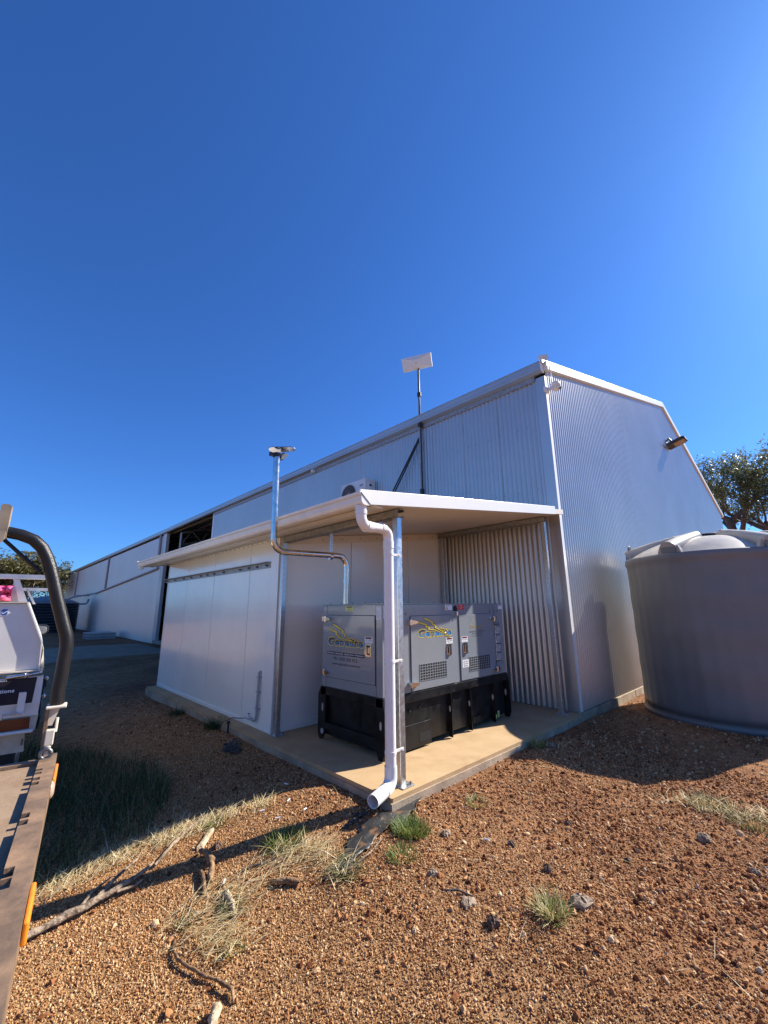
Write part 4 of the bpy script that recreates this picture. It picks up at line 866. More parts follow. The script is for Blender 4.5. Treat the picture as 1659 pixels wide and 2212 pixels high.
mb = MB(); quadbox(mb, [(-.486, 1.468), (-.440, 1.468), (-.440, 1.518), (-.486, 1.518)], US-.0025, US-.0005); st = mb.build('logo_sticker', m_ink, ute)
mb = MB(); quadbox(mb, [(-.482, 1.478), (-.468, 1.471), (-.452, 1.472), (-.448, 1.48), (-.448, 1.512), (-.474, 1.512), (-.482, 1.504)], US-.0035, US-.0026); mb.build('logo_shield', m_inkbl, st)
mb = MB(); quadbox(mb, [(-.482, 1.485), (-.477, 1.485), (-.470, 1.479), (-.448, 1.497), (-.448, 1.503), (-.470, 1.485), (-.478, 1.491)], US-.0045, US-.0036); mb.build('logo_tick', m_ink, st)
mb = MB(); quadbox(mb, [(-1.5, .70), (-.19, .70), (-.185, .80), (-1.5, .80)], US+.02, US+.08); mb.build('rear_panel', m_uted, ute)
mb = MB(); quadbox(mb, [(-.42, .722), (-.224, .722), (-.227, .79), (-.42, .79)], US-.02, US+.018); mb.build('tail_light', m_red, ute, bevel=.01)
mb = MB(); mb.tube([up_(-1.5, .70, US-.02), up_(-.2, .705, US-.02)], .016, 10); mb.build('bumper_bar', m_ute, ute)
mb = MB(); quadbox(mb, [(-.48, .553), (-.23, .556), (-.24, .67), (-.48, .67)], US+.12, US+.14); mb.build('mudflap', m_uted, ute)
mb = MB(); quadbox(mb, [(-.252, .60), (-.242, .60), (-.242, .64), (-.252, .64)], US+.10, US+.119); mb.build('mudflap_bracket', m_rail, ute)
mb = MB()
for z in (.90, 1.02): mb.tube([up_(-.19, z, US+.15), up_(-.175, z+.012, US+.15), up_(-.170, z, US+.15), up_(-.178, z-.012, US+.15)], .008, 8)
mb.build('rope_hook', m_chrome, ute)
mb = MB(); quadbox(mb, [(-1.5, .86), (-.19, .86), (-.19, .885), (-1.5, .885)], US+.1, US+1.75); mb.build('tray', m_ute, ute)
# rack
mb = MB(); quadbox(mb, [(-1.4, 1.735), (-.20, 1.735), (-.20, 1.768), (-1.4, 1.768)], US+.3, US+.36); mb.build('rack_bar', m_alu, ute); mb = MB(); quadbox(mb, [(-1.4, 1.68), (-.24, 1.68), (-.24, 1.707), (-1.4, 1.707)], US+1.5, US+1.55); mb.build('rack_bar', m_alu, ute)
mb = MB(); quadbox(mb, [(-.405, 1.56), (-.355, 1.56), (-.425, 1.73), (-.462, 1.73)], US+.3, US+.33); quadbox(mb, [(-.46, 1.56), (-.405, 1.56), (-.44, 1.71), (-.458, 1.72)], US+.36, US+.39); mb.build('rack_leg', m_alu, ute)
mb = MB(); quadbox(mb, [(-.33, 1.56), (-.31, 1.56), (-.385, 1.70), (-.40, 1.70)], US+1.5, US+1.55); mb.build('rack_leg', m_alu, ute)
pk = MB(); vs_ = []
for i in range(9):
    for j in range(7): vs_.append(up_(-.60+.135*i/8, 1.573+.105*j/6, US+.15+.06*math.sin(i*1.7+j)+.05*math.cos(j*2.2)))
pk.add(vs_, [(i*7+j, (i+1)*7+j, (i+1)*7+j+1, i*7+j+1) for i in range(8) for j in range(6)], smooth=True)
b_ = [p+t_*.3 for p in vs_]; pk.add(b_, [(i*7+j+1, (i+1)*7+j+1, (i+1)*7+j, i*7+j) for i in range(8) for j in range(6)], smooth=True)
tag(pk.build('pink_bag', m_pink), 'bright pink bag strapped under the rack on the ute canopy', 'bag')
# cab, wheels, mirror
mb = MB(); quadbox(mb, [(-1.5, .80), (-.40, .80), (-.40, 1.16), (-.50, 1.50), (-1.38, 1.50), (-1.5, 1.16)], US+1.85, US+3.4); mb.build('cab', m_ute, ute, bevel=.05)
mb = MB(); quadbox(mb, [(-1.46, .80), (-.42, .80), (-.44, 1.12), (-1.44, 1.12)], US+3.4, US+4.5); mb.build('bonnet', m_ute, ute, bevel=.06)
mb = MB(); quadbox(mb, [(-.404, 1.18), (-.398, 1.18), (-.487, 1.46), (-.495, 1.46)], US+2.2, US+3.2); mb.build('side_window', m_glass, ute)
mc = tp(7.3, -.455, 1.245); mb = MB(); mb.prism([(-.075, -.05), (-.03, -.065), (.035, -.06), (.065, -.02), (.06, .045), (.02, .07), (-.06, .075)], mc, n_, UP, t_, 0, .12); mr = mb.build('mirror', m_black, ute, bevel=.015)
mb = MB(); mb.prism([(-.06, -.04), (-.025, -.052), (.025, -.045), (.05, -.015), (.045, .035), (.015, .053), (-.05, .058)], mc, n_, UP, t_, -.018, -.003); mb.build('mirror_glass', m_chrome, mr)
mb = MB(); mb.tube([mc-n_*.2+t_*.05, mc+t_*.05], .02, 8); mb.build('mirror_arm', m_black, mr)
for s_ in (US+1.0, US+3.9):
    for l in (-.52, -1.9):
        cw = tp(s_, l, .09); mb = MB(); mb.tube([cw-n_*.12, cw+n_*.12], .38, 28); w = mb.build('wheel', m_rubber, ute, bevel=.03); MB().tube([cw-n_*.125, cw+n_*.125], .22, 20).build('rim', m_alu, w)
#@@LAND@@
# ------------------------------------------------------------------ gravel: loose stones instanced over the ground
def stone_field(name, x0, x1, y0, y1, step, dens_f, size, size_var, seed, mat, keep=None):
    xs = np.arange(x0, x1+step/2, step); ys = np.arange(y0, y1+step/2, step)
    X, Y = np.meshgrid(xs, ys); Z = gz(X, Y)+.002
    V = np.stack([X.ravel(), Y.ravel(), Z.ravel()], 1); nx, ny = len(xs), len(ys)
    I = (np.arange(ny-1)[:, None]*nx+np.arange(nx-1)[None, :]).ravel(); F = np.stack([I, I+1, I+1+nx, I+nx], 1)
    d = dens_f(V[:, 0], V[:, 1])
    o = np_mesh(name, V, F, m_ground, attrs={'dens': d})
    g = bpy.data.node_groups.new(name, 'GeometryNodeTree')
    g.interface.new_socket('Geometry', in_out='INPUT', socket_type='NodeSocketGeometry'); g.interface.new_socket('Geometry', in_out='OUTPUT', socket_type='NodeSocketGeometry')
    N = lambda t: g.nodes.new(t); L = g.links.new
    gi, go = N('NodeGroupInput'), N('NodeGroupOutput')
    dp_ = N('GeometryNodeDistributePointsOnFaces'); at = N('GeometryNodeInputNamedAttribute'); at.data_type = 'FLOAT'; at.inputs['Name'].default_value = 'dens'
    L(gi.outputs[0], dp_.inputs['Mesh']); L(at.outputs['Attribute'], dp_.inputs['Density']); dp_.inputs['Seed'].default_value = seed
    jn = N('GeometryNodeJoinGeometry')
    for k in range(5):
        ic = N('GeometryNodeMeshIcoSphere'); ic.inputs['Radius'].default_value = 1; ic.inputs['Subdivisions'].default_value = 2
        ps = N('GeometryNodeInputPosition'); va = N('ShaderNodeVectorMath'); va.operation = 'ADD'; va.inputs[1].default_value = (k*7.3+seed, k*3.1, k*1.7)
        nz = N('ShaderNodeTexNoise'); nz.inputs['Scale'].default_value = .85; nz.inputs['Detail'].default_value = 1.5
        L(ps.outputs[0], va.inputs[0]); L(va.outputs[0], nz.inputs['Vector'])
        mr = N('ShaderNodeMapRange'); mr.inputs['From Min'].default_value = .3; mr.inputs['From Max'].default_value = .7; mr.inputs['To Min'].default_value = .55; mr.inputs['To Max'].default_value = 1.3
        L(nz.outputs['Fac'], mr.inputs[0])
        sc = N('ShaderNodeVectorMath'); sc.operation = 'SCALE'; L(ps.outputs[0], sc.inputs[0]); L(mr.outputs[0], sc.inputs['Scale'])
        sp = N('GeometryNodeSetPosition'); L(ic.outputs['Mesh'], sp.inputs['Geometry']); L(sc.outputs[0], sp.inputs['Position'])
        smt = N('GeometryNodeSetMaterial'); smt.inputs['Material'].default_value = mat; L(sp.outputs[0], smt.inputs['Geometry'])
        ti = N('GeometryNodeGeometryToInstance'); L(smt.outputs[0], ti.inputs[0]); L(ti.outputs[0], jn.inputs[0])
    ip_ = N('GeometryNodeInstanceOnPoints'); L(dp_.outputs['Points'], ip_.inputs['Points']); L(jn.outputs[0], ip_.inputs['Instance']); ip_.inputs['Pick Instance'].default_value = True
    ri = N('FunctionNodeRandomValue'); ri.data_type = 'INT'; ri.inputs[4].default_value = 0; ri.inputs[5].default_value = 4; ri.inputs['Seed'].default_value = seed+1; L(ri.outputs[2], ip_.inputs['Instance Index'])
    rr = N('FunctionNodeRandomValue'); rr.data_type = 'FLOAT_VECTOR'; rr.inputs[0].default_value = (0, 0, 0); rr.inputs[1].default_value = (6.28, 6.28, 6.28); rr.inputs['Seed'].default_value = seed+2; L(rr.outputs[0], ip_.inputs['Rotation'])
    r1 = N('FunctionNodeRandomValue'); r1.data_type = 'FLOAT'; r1.inputs[2].default_value = 0; r1.inputs[3].default_value = 1; r1.inputs['Seed'].default_value = seed+3
    pw = N('ShaderNodeMath'); pw.operation = 'POWER'; pw.inputs[1].default_value = 3.0; L(r1.outputs[1], pw.inputs[0])
    ma = N('ShaderNodeMath'); ma.operation = 'MULTIPLY_ADD'; ma.inputs[1].default_value = size*size_var; ma.inputs[2].default_value = size*.55; L(pw.outputs[0], ma.inputs[0])
    r2 = N('FunctionNodeRandomValue'); r2.data_type = 'FLOAT_VECTOR'; r2.inputs[0].default_value = (.75, .6, .45); r2.inputs[1].default_value = (1.25, 1., .8); r2.inputs['Seed'].default_value = seed+4
    vm = N('ShaderNodeVectorMath'); vm.operation = 'SCALE'; L(r2.outputs[0], vm.inputs[0]); L(ma.outputs[0], vm.inputs['Scale']); L(vm.outputs[0], ip_.inputs['Scale'])
    st_ = N('GeometryNodeStoreNamedAttribute'); st_.data_type = 'FLOAT'; st_.domain = 'INSTANCE'; st_.inputs['Name'].default_value = 'tint'
    r3 = N('FunctionNodeRandomValue'); r3.data_type = 'FLOAT'; r3.inputs[2].default_value = 0; r3.inputs[3].default_value = 1; r3.inputs['Seed'].default_value = seed+5
    L(ip_.outputs[0], st_.inputs['Geometry']); L(r3.outputs[1], st_.inputs['Value'])
    L(st_.outputs[0], go.inputs[0])
    md = o.modifiers.new('stones', 'NODES'); md.node_group = g
    o['kind'] = 'stuff'
    return o
m_stone = ATT('stone', 'tint', [(0, (.05, .020, .011)), (.08, (.15, .052, .022)), (.35, (.31, .130, .053)), (.62, (.41, .205, .088)), (.86, (.52, .31, .155)), (.97, (.60, .42, .24)), (1, (.58, .45, .29))], rough=.9, inst=True, spec=.12)
m_stonef = ATT('fine_stone', 'tint', [(0, (.10, .037, .014)), (.25, (.31, .135, .050)), (.55, (.48, .255, .105)), (.82, (.62, .39, .19)), (1, (.70, .52, .31))], rough=.9, inst=True, spec=.12)
def in_slab(x, y): return (x > -.03) & (y > -.02) & (x < 4.2)
def under_gable(x, y): return (x > 3.85) & (y > .0)
def in_tank(x, y): return np.hypot(x-TX, y-TY) < TR
def dist(x, y): return np.hypot(x-CAM.x, y-CAM.y)
def patch(x, y, s=1.): return .5+.5*np.sin(1.9*x*s+.6*np.sin(2.3*y*s)+1.)*np.sin(1.6*y*s+.8*np.sin(1.2*x*s)+.4)
def d_coarse(x, y):
    d = dist(x, y); w = np.clip((x+1.3)/1.8, .10, 1)
    r = 3100*w*np.clip(1.25-d/9.5, .12, 1)*(.25+.95*patch(x*1.6, y*1.6)**.8)*(.55+.6*patch(y*3.7, x*3.1)); bare = ((x > 3.0) & (y < 0)); r = np.where(bare, r*.35, r)
    return np.where(in_slab(x, y) | under_gable(x, y) | in_tank(x, y), 0, r)
def d_fine(x, y):
    d = dist(x, y); w = np.clip(.5+(.8-x)/1.8, .5, 1)
    r = 22000*w*np.clip(1.4-d/5.5, .07, 1)*(np.clip(.35-x*.35, .35, .75)+.6*patch(y*1.7, x*1.5, 1.3))*(.65+.45*patch(x*4.1, y*3.6))
    r = np.where((x > 3.0) & (y < 0), r*.4, r)
    return np.where(in_slab(x, y) | under_gable(x, y) | in_tank(x, y), 0, r)
stone_field('gravel', -3.0, 8.0, -4.4, 7.5, .1, d_coarse, .0088, 1.6, 3, m_stone)
def d_big(x, y): return np.where(in_slab(x, y) | under_gable(x, y) | in_tank(x, y), 0, 20*np.clip(.35+(x+1.2)/2.5, .25, 1.2)*(.3+patch(x*2, y*1.3)))
stone_field('loose_stones', -2.6, 5.0, -4.0, 1.2, .2, d_big, .020, .9, 23, m_stone)
stone_field('fine_gravel', -2.9, 4.6, -3.8, 4.6, .1, d_fine, .0047, 1.0, 11, m_stonef)

# ------------------------------------------------------------------ grass
def blades(P, h, w, lean, az, tint, segs=3, curl=1.0):
    """ribbons: P roots (n,3), h height, w width, lean 0..1, az azimuth of the lean"""
    n = len(P); t = np.linspace(0, 1, segs+1)
    dx, dy = np.cos(az), np.sin(az); sx, sy = -dy, dx
    V = np.zeros((n, (segs+1)*2, 3)); 
    for i, q in enumerate(t):
        out = h*lean*(q**(1+curl)); up = h*np.sqrt(np.clip(1-lean**2*.85, .02, 1))*(q-.25*lean*q*q)
        c = P+np.stack([dx*out, dy*out, up], 1); ww = w*(1-q**1.6*.92)/2
        V[:, 2*i] = c-np.stack([sx*ww, sy*ww, 0*ww], 1); V[:, 2*i+1] = c+np.stack([sx*ww, sy*ww, 0*ww], 1)
    k = (segs+1)*2; b = np.arange(n)[:, None]*k
    F = np.concatenate([b+np.array([[2*i, 2*i+1, 2*i+3, 2*i+2]]) for i in range(segs)], 0)
    return V.reshape(-1, 3), F, np.repeat(tint, k)
def join(parts):
    Vs, Fs, Ts, b = [], [], [], 0
    for V, F, T in parts: Vs.append(V); Fs.append(F+b); Ts.append(T); b += len(V)
    return np.concatenate(Vs), np.concatenate(Fs), np.concatenate(Ts)
m_grass = ATT('green_grass', 'tint', [(0, (.024, .038, .014)), (.4, (.058, .090, .028)), (.75, (.11, .145, .048)), (.9, (.26, .21, .095)), (1, (.42, .34, .18))], rough=.6, trans=.25)
m_lush = ATT('lush_grass', 'tint', [(0, (.06, .095, .020)), (.5, (.14, .20, .045)), (.8, (.23, .28, .08)), (.92, (.48, .40, .19)), (1, (.60, .51, .29))], rough=.5, trans=.3)
m_straw = ATT('dry_straw', 'tint', [(0, (.24, .155, .06)), (.4, (.54, .41, .19)), (.8, (.74, .61, .34)), (1, (.82, .74, .50))], rough=.7, trans=.15)
def pts_poly(poly, n):
    poly = np.array(poly); lo, hi = poly.min(0), poly.max(0); out = []
    while sum(len(o) for o in out) < n:
        p = rng.uniform(lo, hi, (n*2, 2)); ins = np.zeros(len(p), bool); j = len(poly)-1
        for i in range(len(poly)):
            xi, yi = poly[i]; xj, yj = poly[j]
            ins ^= ((yi > p[:, 1]) != (yj > p[:, 1])) & (p[:, 0] < (xj-xi)*(p[:, 1]-yi)/(yj-yi+1e-12)+xi); j = i
        out.append(p[ins])
    return np.concatenate(out)[:n]
def roots(xy, sink=.012): return np.column_stack([xy, gz(xy[:, 0], xy[:, 1])-sink])
# tall green grass in the shade beside the truck
poly = [(-2.15, 1.12), (-1.85, 1.14), (-1.45, 1.25), (-1.15, 1.7), (-.98, 2.2), (-1.0, 2.7), (-1.25, 3.3), (-1.55, 4.3), (-1.9, 5.0), (-3.2, 5.0), (-3.2, 1.2)]
xy = pts_poly(poly, 21000); keep = rng.random(len(xy)) < .45+.55*patch(xy[:, 0]*2.2, xy[:, 1]*2.2); xy = xy[keep]; n = len(xy)
hh = rng.uniform(.08, .30, n)*(.7+.5*patch(xy[:, 0]*1.7, xy[:, 1]*1.7)); tall = rng.random(n) < .03; hh[tall] *= 1.9
tt = np.clip(rng.normal(.48, .2, n), 0, .85); tt[rng.random(n) < .10] = .93; tt[tall] = .97
p1 = blades(roots(xy), hh, rng.uniform(.003, .007, n), rng.uniform(.3, .99, n), rng.uniform(0, 2*PI, n), tt, 4, .7)
V_, F_, T_ = join([p1]); o = np_mesh('tall_grass', V_, F_, m_grass, attrs={'tint': T_}); o['kind'] = 'stuff'
# bleached straw lying along the edge of the shade and in flattened swathes
parts = []
def swathe(poly, n, az, spread, l0=.05, l1=.17):
    xy = pts_poly(poly, n); keep = rng.random(n) < .25+.75*patch(xy[:, 0]*5, xy[:, 1]*5); xy = xy[keep]; m = len(xy)
    xy = xy+rng.normal(0, .03, xy.shape); a = rng.normal(az, spread, m); le = l0+(l1-l0)*rng.random(m)**1.8
    P = roots(xy, .0)+np.array([0, 0, .012]); P[:, 2] += rng.uniform(0, .022, m)
    parts.append(blades(P, le, rng.uniform(.0025, .006, m), np.clip(rng.normal(.985, .03, m), .8, .999), a, np.clip(rng.normal(.60, .25, m), 0, 1), 2, .1))
swathe([(-2.15, .96), (-1.8, 1.0), (-1.4, .96), (-1.0, .95), (-.62, .82), (-.56, .92), (-1.0, 1.12), (-1.4, 1.2), (-1.8, 1.24), (-2.15, 1.2)], 1700, .45, .9)
swathe([(-1.0, .30), (-.72, .22), (-.58, .05), (-.72, -.08), (-.98, .0), (-1.12, .18)], 800, -.75, .9)
swathe([(-1.50, .36), (-1.12, .2), (-1.05, .04), (-1.32, -.12), (-1.55, .0), (-1.62, .2)], 520, -.9, .9)
swathe([(-1.52, .02), (-1.30, -.05), (-1.33, -.28), (-1.48, -.32), (-1.58, -.15)], 360, -1.1, .8)
swathe([(-1.72, .12), (-1.5, .22), (-1.42, .05), (-1.6, -.05)], 110, -.6, .9)
swathe([(-.86, -.1), (-.62, -.05), (-.58, -.3), (-.82, -.38)], 260, -.7, 1.0)
swathe([(1.62, -1.35), (1.82, -1.4), (2.1, -2.2), (1.8, -2.3)], 380, .8, 1.6, .04, .12)
swathe([(2.3, -.2), (3.2, -.3), (2.9, -1.0), (2.2, -.9)], 260, .4, 1.6, .04, .14)
xy = np.column_stack([rng.uniform(-2.2, 2.4, 330), rng.uniform(-2.4, 1.0, 330)]); xy = xy[~in_slab(xy[:, 0], xy[:, 1])]; m = len(xy)
parts.append(blades(roots(xy, -.008), rng.uniform(.03, .13, m), rng.uniform(.002, .0035, m), rng.uniform(.95, .995, m), rng.uniform(0, 2*PI, m), rng.uniform(.4, 1, m), 2, .1))
V_, F_, T_ = join(parts); o = np_mesh('straw_litter', V_, F_, m_straw, attrs={'tint': T_}); o['kind'] = 'stuff'
# single tufts
def tuft(x, y, r, n, h, mat, tint, label, group=None, lean=(.2, .95), cat='grass tuft', w=(.004, .008), wet=.0):
    a = rng.uniform(0, 2*PI, n); q = r*np.sqrt(rng.random(n)); xy = np.column_stack([x+q*np.cos(a), y+q*np.sin(a)])
    P = roots(xy)-np.array([0, 0, 0])
    if in_slab(np.array([x]), np.array([y]))[0]: P[:, 2] = np.maximum(P[:, 2], -.05)
    V, F, T = blades(P, rng.uniform(.5, 1.1, n)*h, rng.uniform(*w, n), rng.uniform(*lean, n), a+rng.normal(0, .7, n), np.clip(rng.normal(tint, .22, n), 0, 1), 4)
    z = gzf(x, y); V = V-np.array([x, y, z]); o = np_mesh('grass_tuft', V, F, mat, attrs={'tint': T}); o.location = (x, y, z)
    return tag(o, label, cat, group)
G = 'grass tufts growing in the red gravel'
tuft(-.10, -.30, .125, 620, .115, m_lush, .48, 'bright green leafy grass tuft at the end of the torn black film', G)
tuft(-.36, -.46, .10, 240, .08, m_lush, .55, 'sparse green tuft below the torn film, beside the brightest tuft', G)
tuft(-.78, .31, .13, 420, .12, m_lush, .45, 'green grass tuft rising from pale straw beside the thin post shadow', G)
tuft(-1.02, .98, .07, 110, .09, m_lush, .5, 'small green tuft in the straw at the top of the pink stick', G)
tuft(.63, -.37, .10, 170, .075, m_lush, .85, 'faded low tuft alone in the gravel off the front slab edge', G)
tuft(-.18, -1.39, .08, 260, .12, m_lush, .9, 'spiky dry tuft standing right against the biggest grey rock', G)
tuft(-.68, -.28, .10, 220, .10, m_grass, .7, 'grey-green wispy tuft around the lower end of the torn film', G)
tuft(-1.31, .0, .06, 120, .09, m_grass, .7, 'dull wispy tuft behind the split wood chip', G)
tuft(-1.52, .12, .05, 70, .07, m_grass, .6, 'tiny green tuft between long branch and snaking root', G)
tuft(-1.42, -.28, .05, 60, .06, m_lush, .6, 'tiny green tuft just past the snaking root', G)
tuft(-.05, 3.45, .13, 420, .20, m_grass, .45, 'dark green clump leaning on the slab edge at the tap', G)
tuft(-.12, 4.75, .15, 320, .12, m_grass, .35, 'low dark clump against the middle of the cool room slab edge', G)
tuft(2.28, -.07, .09, 240, .15, m_lush, .85, 'dry tuft at the slab edge where the tank shadow starts', G)
tuft(1.9, -1.75, .16, 380, .10, m_grass, .85, 'flat grey-green mat of grass at the rim of the tank shadow', G)
tuft(1.75, -2.02, .14, 300, .10, m_grass, .9, 'dry flat grass mat nearest the right edge of the gravel', G)

# ------------------------------------------------------------------ sticks, bark, rocks, torn film, litter
def gp_(x, y, up): return Vector((x, y, gzf(x, y)+up))
def branch(name, pts, rad, mat, label, cat, n=9, lift=None, jit=.25):
    P = [Vector(p) for p in pts]; Q = []; Rr = []
    m = len(P)
    for i in range(m-1):
        for k in range(4):
            q = k/4; Q.append(P[i].lerp(P[i+1], q)); Rr.append((rad[i]*(1-q)+rad[i+1]*q)*rnd.uniform(1-jit, 1+jit*.7))
    Q.append(P[-1]); Rr.append(rad[-1]*.7)
    loc = Vector((P[0].x, P[0].y, gzf(P[0].x, P[0].y)))
    for i in range(1, len(Q)-1): Q[i] += Vector((rnd.uniform(-1, 1), rnd.uniform(-1, 1), rnd.uniform(-.3, .6)))*Rr[i]*.35
    mb = MB(); mb.tube([p-loc for p in Q], Rr, n)
    mb.v = [(x+rnd.gauss(0, .06)*Rr[0], y+rnd.gauss(0, .06)*Rr[0], z+rnd.gauss(0, .06)*Rr[0]) for x, y, z in mb.v]
    o = mb.build(name, mat); o.location = loc
    return tag(o, label, cat)
b1 = branch('fallen_branch', [gp_(-2.32, .60, .035), gp_(-2.15, .645, .035), gp_(-2.0, .66, .04), gp_(-1.82, .675, .045), gp_(-1.70, .70, .05), gp_(-1.60, .745, .04), gp_(-1.50, .82, .03)], [.017, .019, .019, .017, .016, .013, .006], m_wood, 'long grey weathered branch lying out from under the truck tray', 'branch', 10)
for pts, rr in (([(-1.93, .67, .05), (-1.86, .78, .045), (-1.74, .86, .04)], .010), ([(-1.84, .70, .05), (-1.72, .80, .06), (-1.55, .93, .05)], .012), ([(-1.75, .66, .05), (-1.65, .67, .03), (-1.55, .72, .025)], .009)):
    mb = MB(); mb.tube([gp_(*p) for p in pts], [rr, rr*.8, rr*.4], 6); mb.build('side_twig', m_wood, b1)
branch('stick', [gp_(-1.50, .80, .02), gp_(-1.35, .93, .03), gp_(-1.20, 1.04, .035), gp_(-1.08, 1.10, .03), gp_(-.99, 1.17, .02)], [.012, .013, .012, .010, .006], m_wood, 'thin straight pinkish stick pointing at the shade edge', 'stick', 7)
mb = MB(); mb.hexa([gp_(-1.24, .76, .005), gp_(-1.19, .75, .004), gp_(-1.05, .90, .01), gp_(-1.10, .92, .01)], [gp_(-1.235, .77, .028), gp_(-1.20, .765, .024), gp_(-1.06, .90, .035), gp_(-1.09, .915, .03)])
tag(mb.build('wood_slab', m_woodp, bevel=.005), 'pale flat split of wood lying beside the thin stick', 'wood')
branch('driftwood', [gp_(-1.24, .70, .03), gp_(-1.23, .60, .05), gp_(-1.24, .50, .05), gp_(-1.27, .40, .04), gp_(-1.31, .31, .03)], [.012, .019, .022, .021, .016], m_woodb, 'thick curved brown piece of wood crossing the thin shadow', 'wood', 9)
branch('wood_piece', [gp_(-1.30, .50, .02), gp_(-1.32, .42, .025), gp_(-1.34, .33, .02), gp_(-1.37, .27, .015)], [.012, .018, .016, .009], m_woodb, 'slim brown bark strip lying along the thick curved wood', 'wood', 7)
branch('bark_piece', [gp_(-1.05, .02, .02), gp_(-1.0, -.05, .022), gp_(-.94, -.13, .02)], [.016, .02, .016], m_woodb, 'short dark brown bark roll in the straw', 'bark', 8)
branch('wood_chip', [gp_(-1.28, .17, .02), gp_(-1.295, .06, .03), gp_(-1.315, -.06, .015)], [.016, .020, .012], m_woodp, 'split brown wood chip standing out of wispy grass', 'wood', 6)
branch('root', [gp_(-1.60, .05, .01), gp_(-1.635, -.03, .015), gp_(-1.64, -.13, .022), gp_(-1.62, -.22, .02), gp_(-1.585, -.33, .02), gp_(-1.56, -.37, .016), gp_(-1.545, -.44, .028), gp_(-1.525, -.50, .024), gp_(-1.54, -.55, .01)], [.004, .006, .008, .008, .008, .006, .009, .009, .005], m_woodb, 'thin snaking brown root lying nearest the camera', 'root', 8, jit=.15)
branch('stump', [gp_(-1.60, -.52, .015), gp_(-1.625, -.56, .03), gp_(-1.68, -.62, .02)], [.016, .026, .016], m_woodp, 'pale splintered wood stub at the bottom of the gravel', 'wood', 7)
branch('twig', [gp_(-1.12, .28, .012), gp_(-1.0, .22, .015), gp_(-.92, .20, .01)], [.006, .008, .005], m_barkd, 'dark twig lying in the flattened straw above the bark roll', 'twig', 6)
branch('twig', [gp_(-.43, -.86, .01), gp_(-.38, -.93, .014), gp_(-.36, -1.02, .01)], [.005, .006, .004], m_barkd, 'short black twig beside the flat grey rock', 'twig', 6)
def rock(x, y, r, mat, label, flat=.6, seed=0, cat='rock', stretch=1.0, az=0.):
    rr = np.random.default_rng(seed); n, m = 14, 9; vs = []
    ph = rr.uniform(0, 6.28, 12)
    for j in range(m+1):
        th_ = PI*j/m
        for i in range(n):
            a = 2*PI*i/n; d = Vector((math.sin(th_)*math.cos(a), math.sin(th_)*math.sin(a), math.cos(th_)))
            k = 1+.20*math.sin(3*a+ph[0])*math.sin(2*th_+ph[1])+.13*math.sin(5*a+ph[2]+2*th_)+rr.uniform(-.08, .08)*(0 < j < m)
            vs.append((d.x*k*r*stretch, d.y*k*r, d.z*k*r*flat))
    mb = MB(); mb.add(vs, [(j*n+i, (j+1)*n+i, (j+1)*n+(i+1) % n, j*n+(i+1) % n) for j in range(m) for i in range(n)])
    o = mb.build('rock', mat); o.location = (x, y, gzf(x, y)+r*flat*.45); o.rotation_euler = (0, 0, az)
    return tag(o, label, cat, 'rocks lying loose in the gravel')
rock(0.0, -1.47, .047, m_rock, 'biggest grey lumpy rock next to the spiky dry tuft', .65, 1, stretch=1.35, az=-.5)
rock(-.45, -1.2, .034, m_rockd, 'dark pitted rock with pale top left of the biggest rock', .8, 2)
rock(-.41, -1.02, .040, m_rock, 'flat pale grey rock half sunk in the gravel', .35, 3, stretch=1.2)
rock(1.27, -1.81, .042, m_rock, 'pale grey rock alone far over towards the tank shadow', .65, 4)
rock(.15, -1.21, .026, m_rockd, 'small upright dark rock behind the biggest grey rock', .9, 5)
rock(.25, -.91, .026, m_rockd, 'blackest small rock in the open gravel off the slab corner', .8, 6)
rock(.85, -1.04, .022, m_rockd, 'small dark rock farthest up the open gravel', .7, 7)
rock(.62, -1.52, .021, m_rockd, 'small dark rock between biggest rock and pale far rock', .7, 8)
rock(-1.12, .68, .030, m_rockd, 'brown knob of rock at the thin shadow next to pale wood', .8, 9)
rock(.05, -.50, .036, m_rock, 'small pinkish rock right below the brightest green tuft', .6, 10)
rock(2.42, -.18, .045, m_rock, 'broken concrete lump at the slab edge by the dry tuft', .7, 12)
rock(-.36, -.72, .030, m_rock, 'small pale rock below the sparse green tuft', .6, 13)
rock(1.05, -2.1, .028, m_rock, 'pale red-brown rock nearest the right side of the gravel', .6, 14)
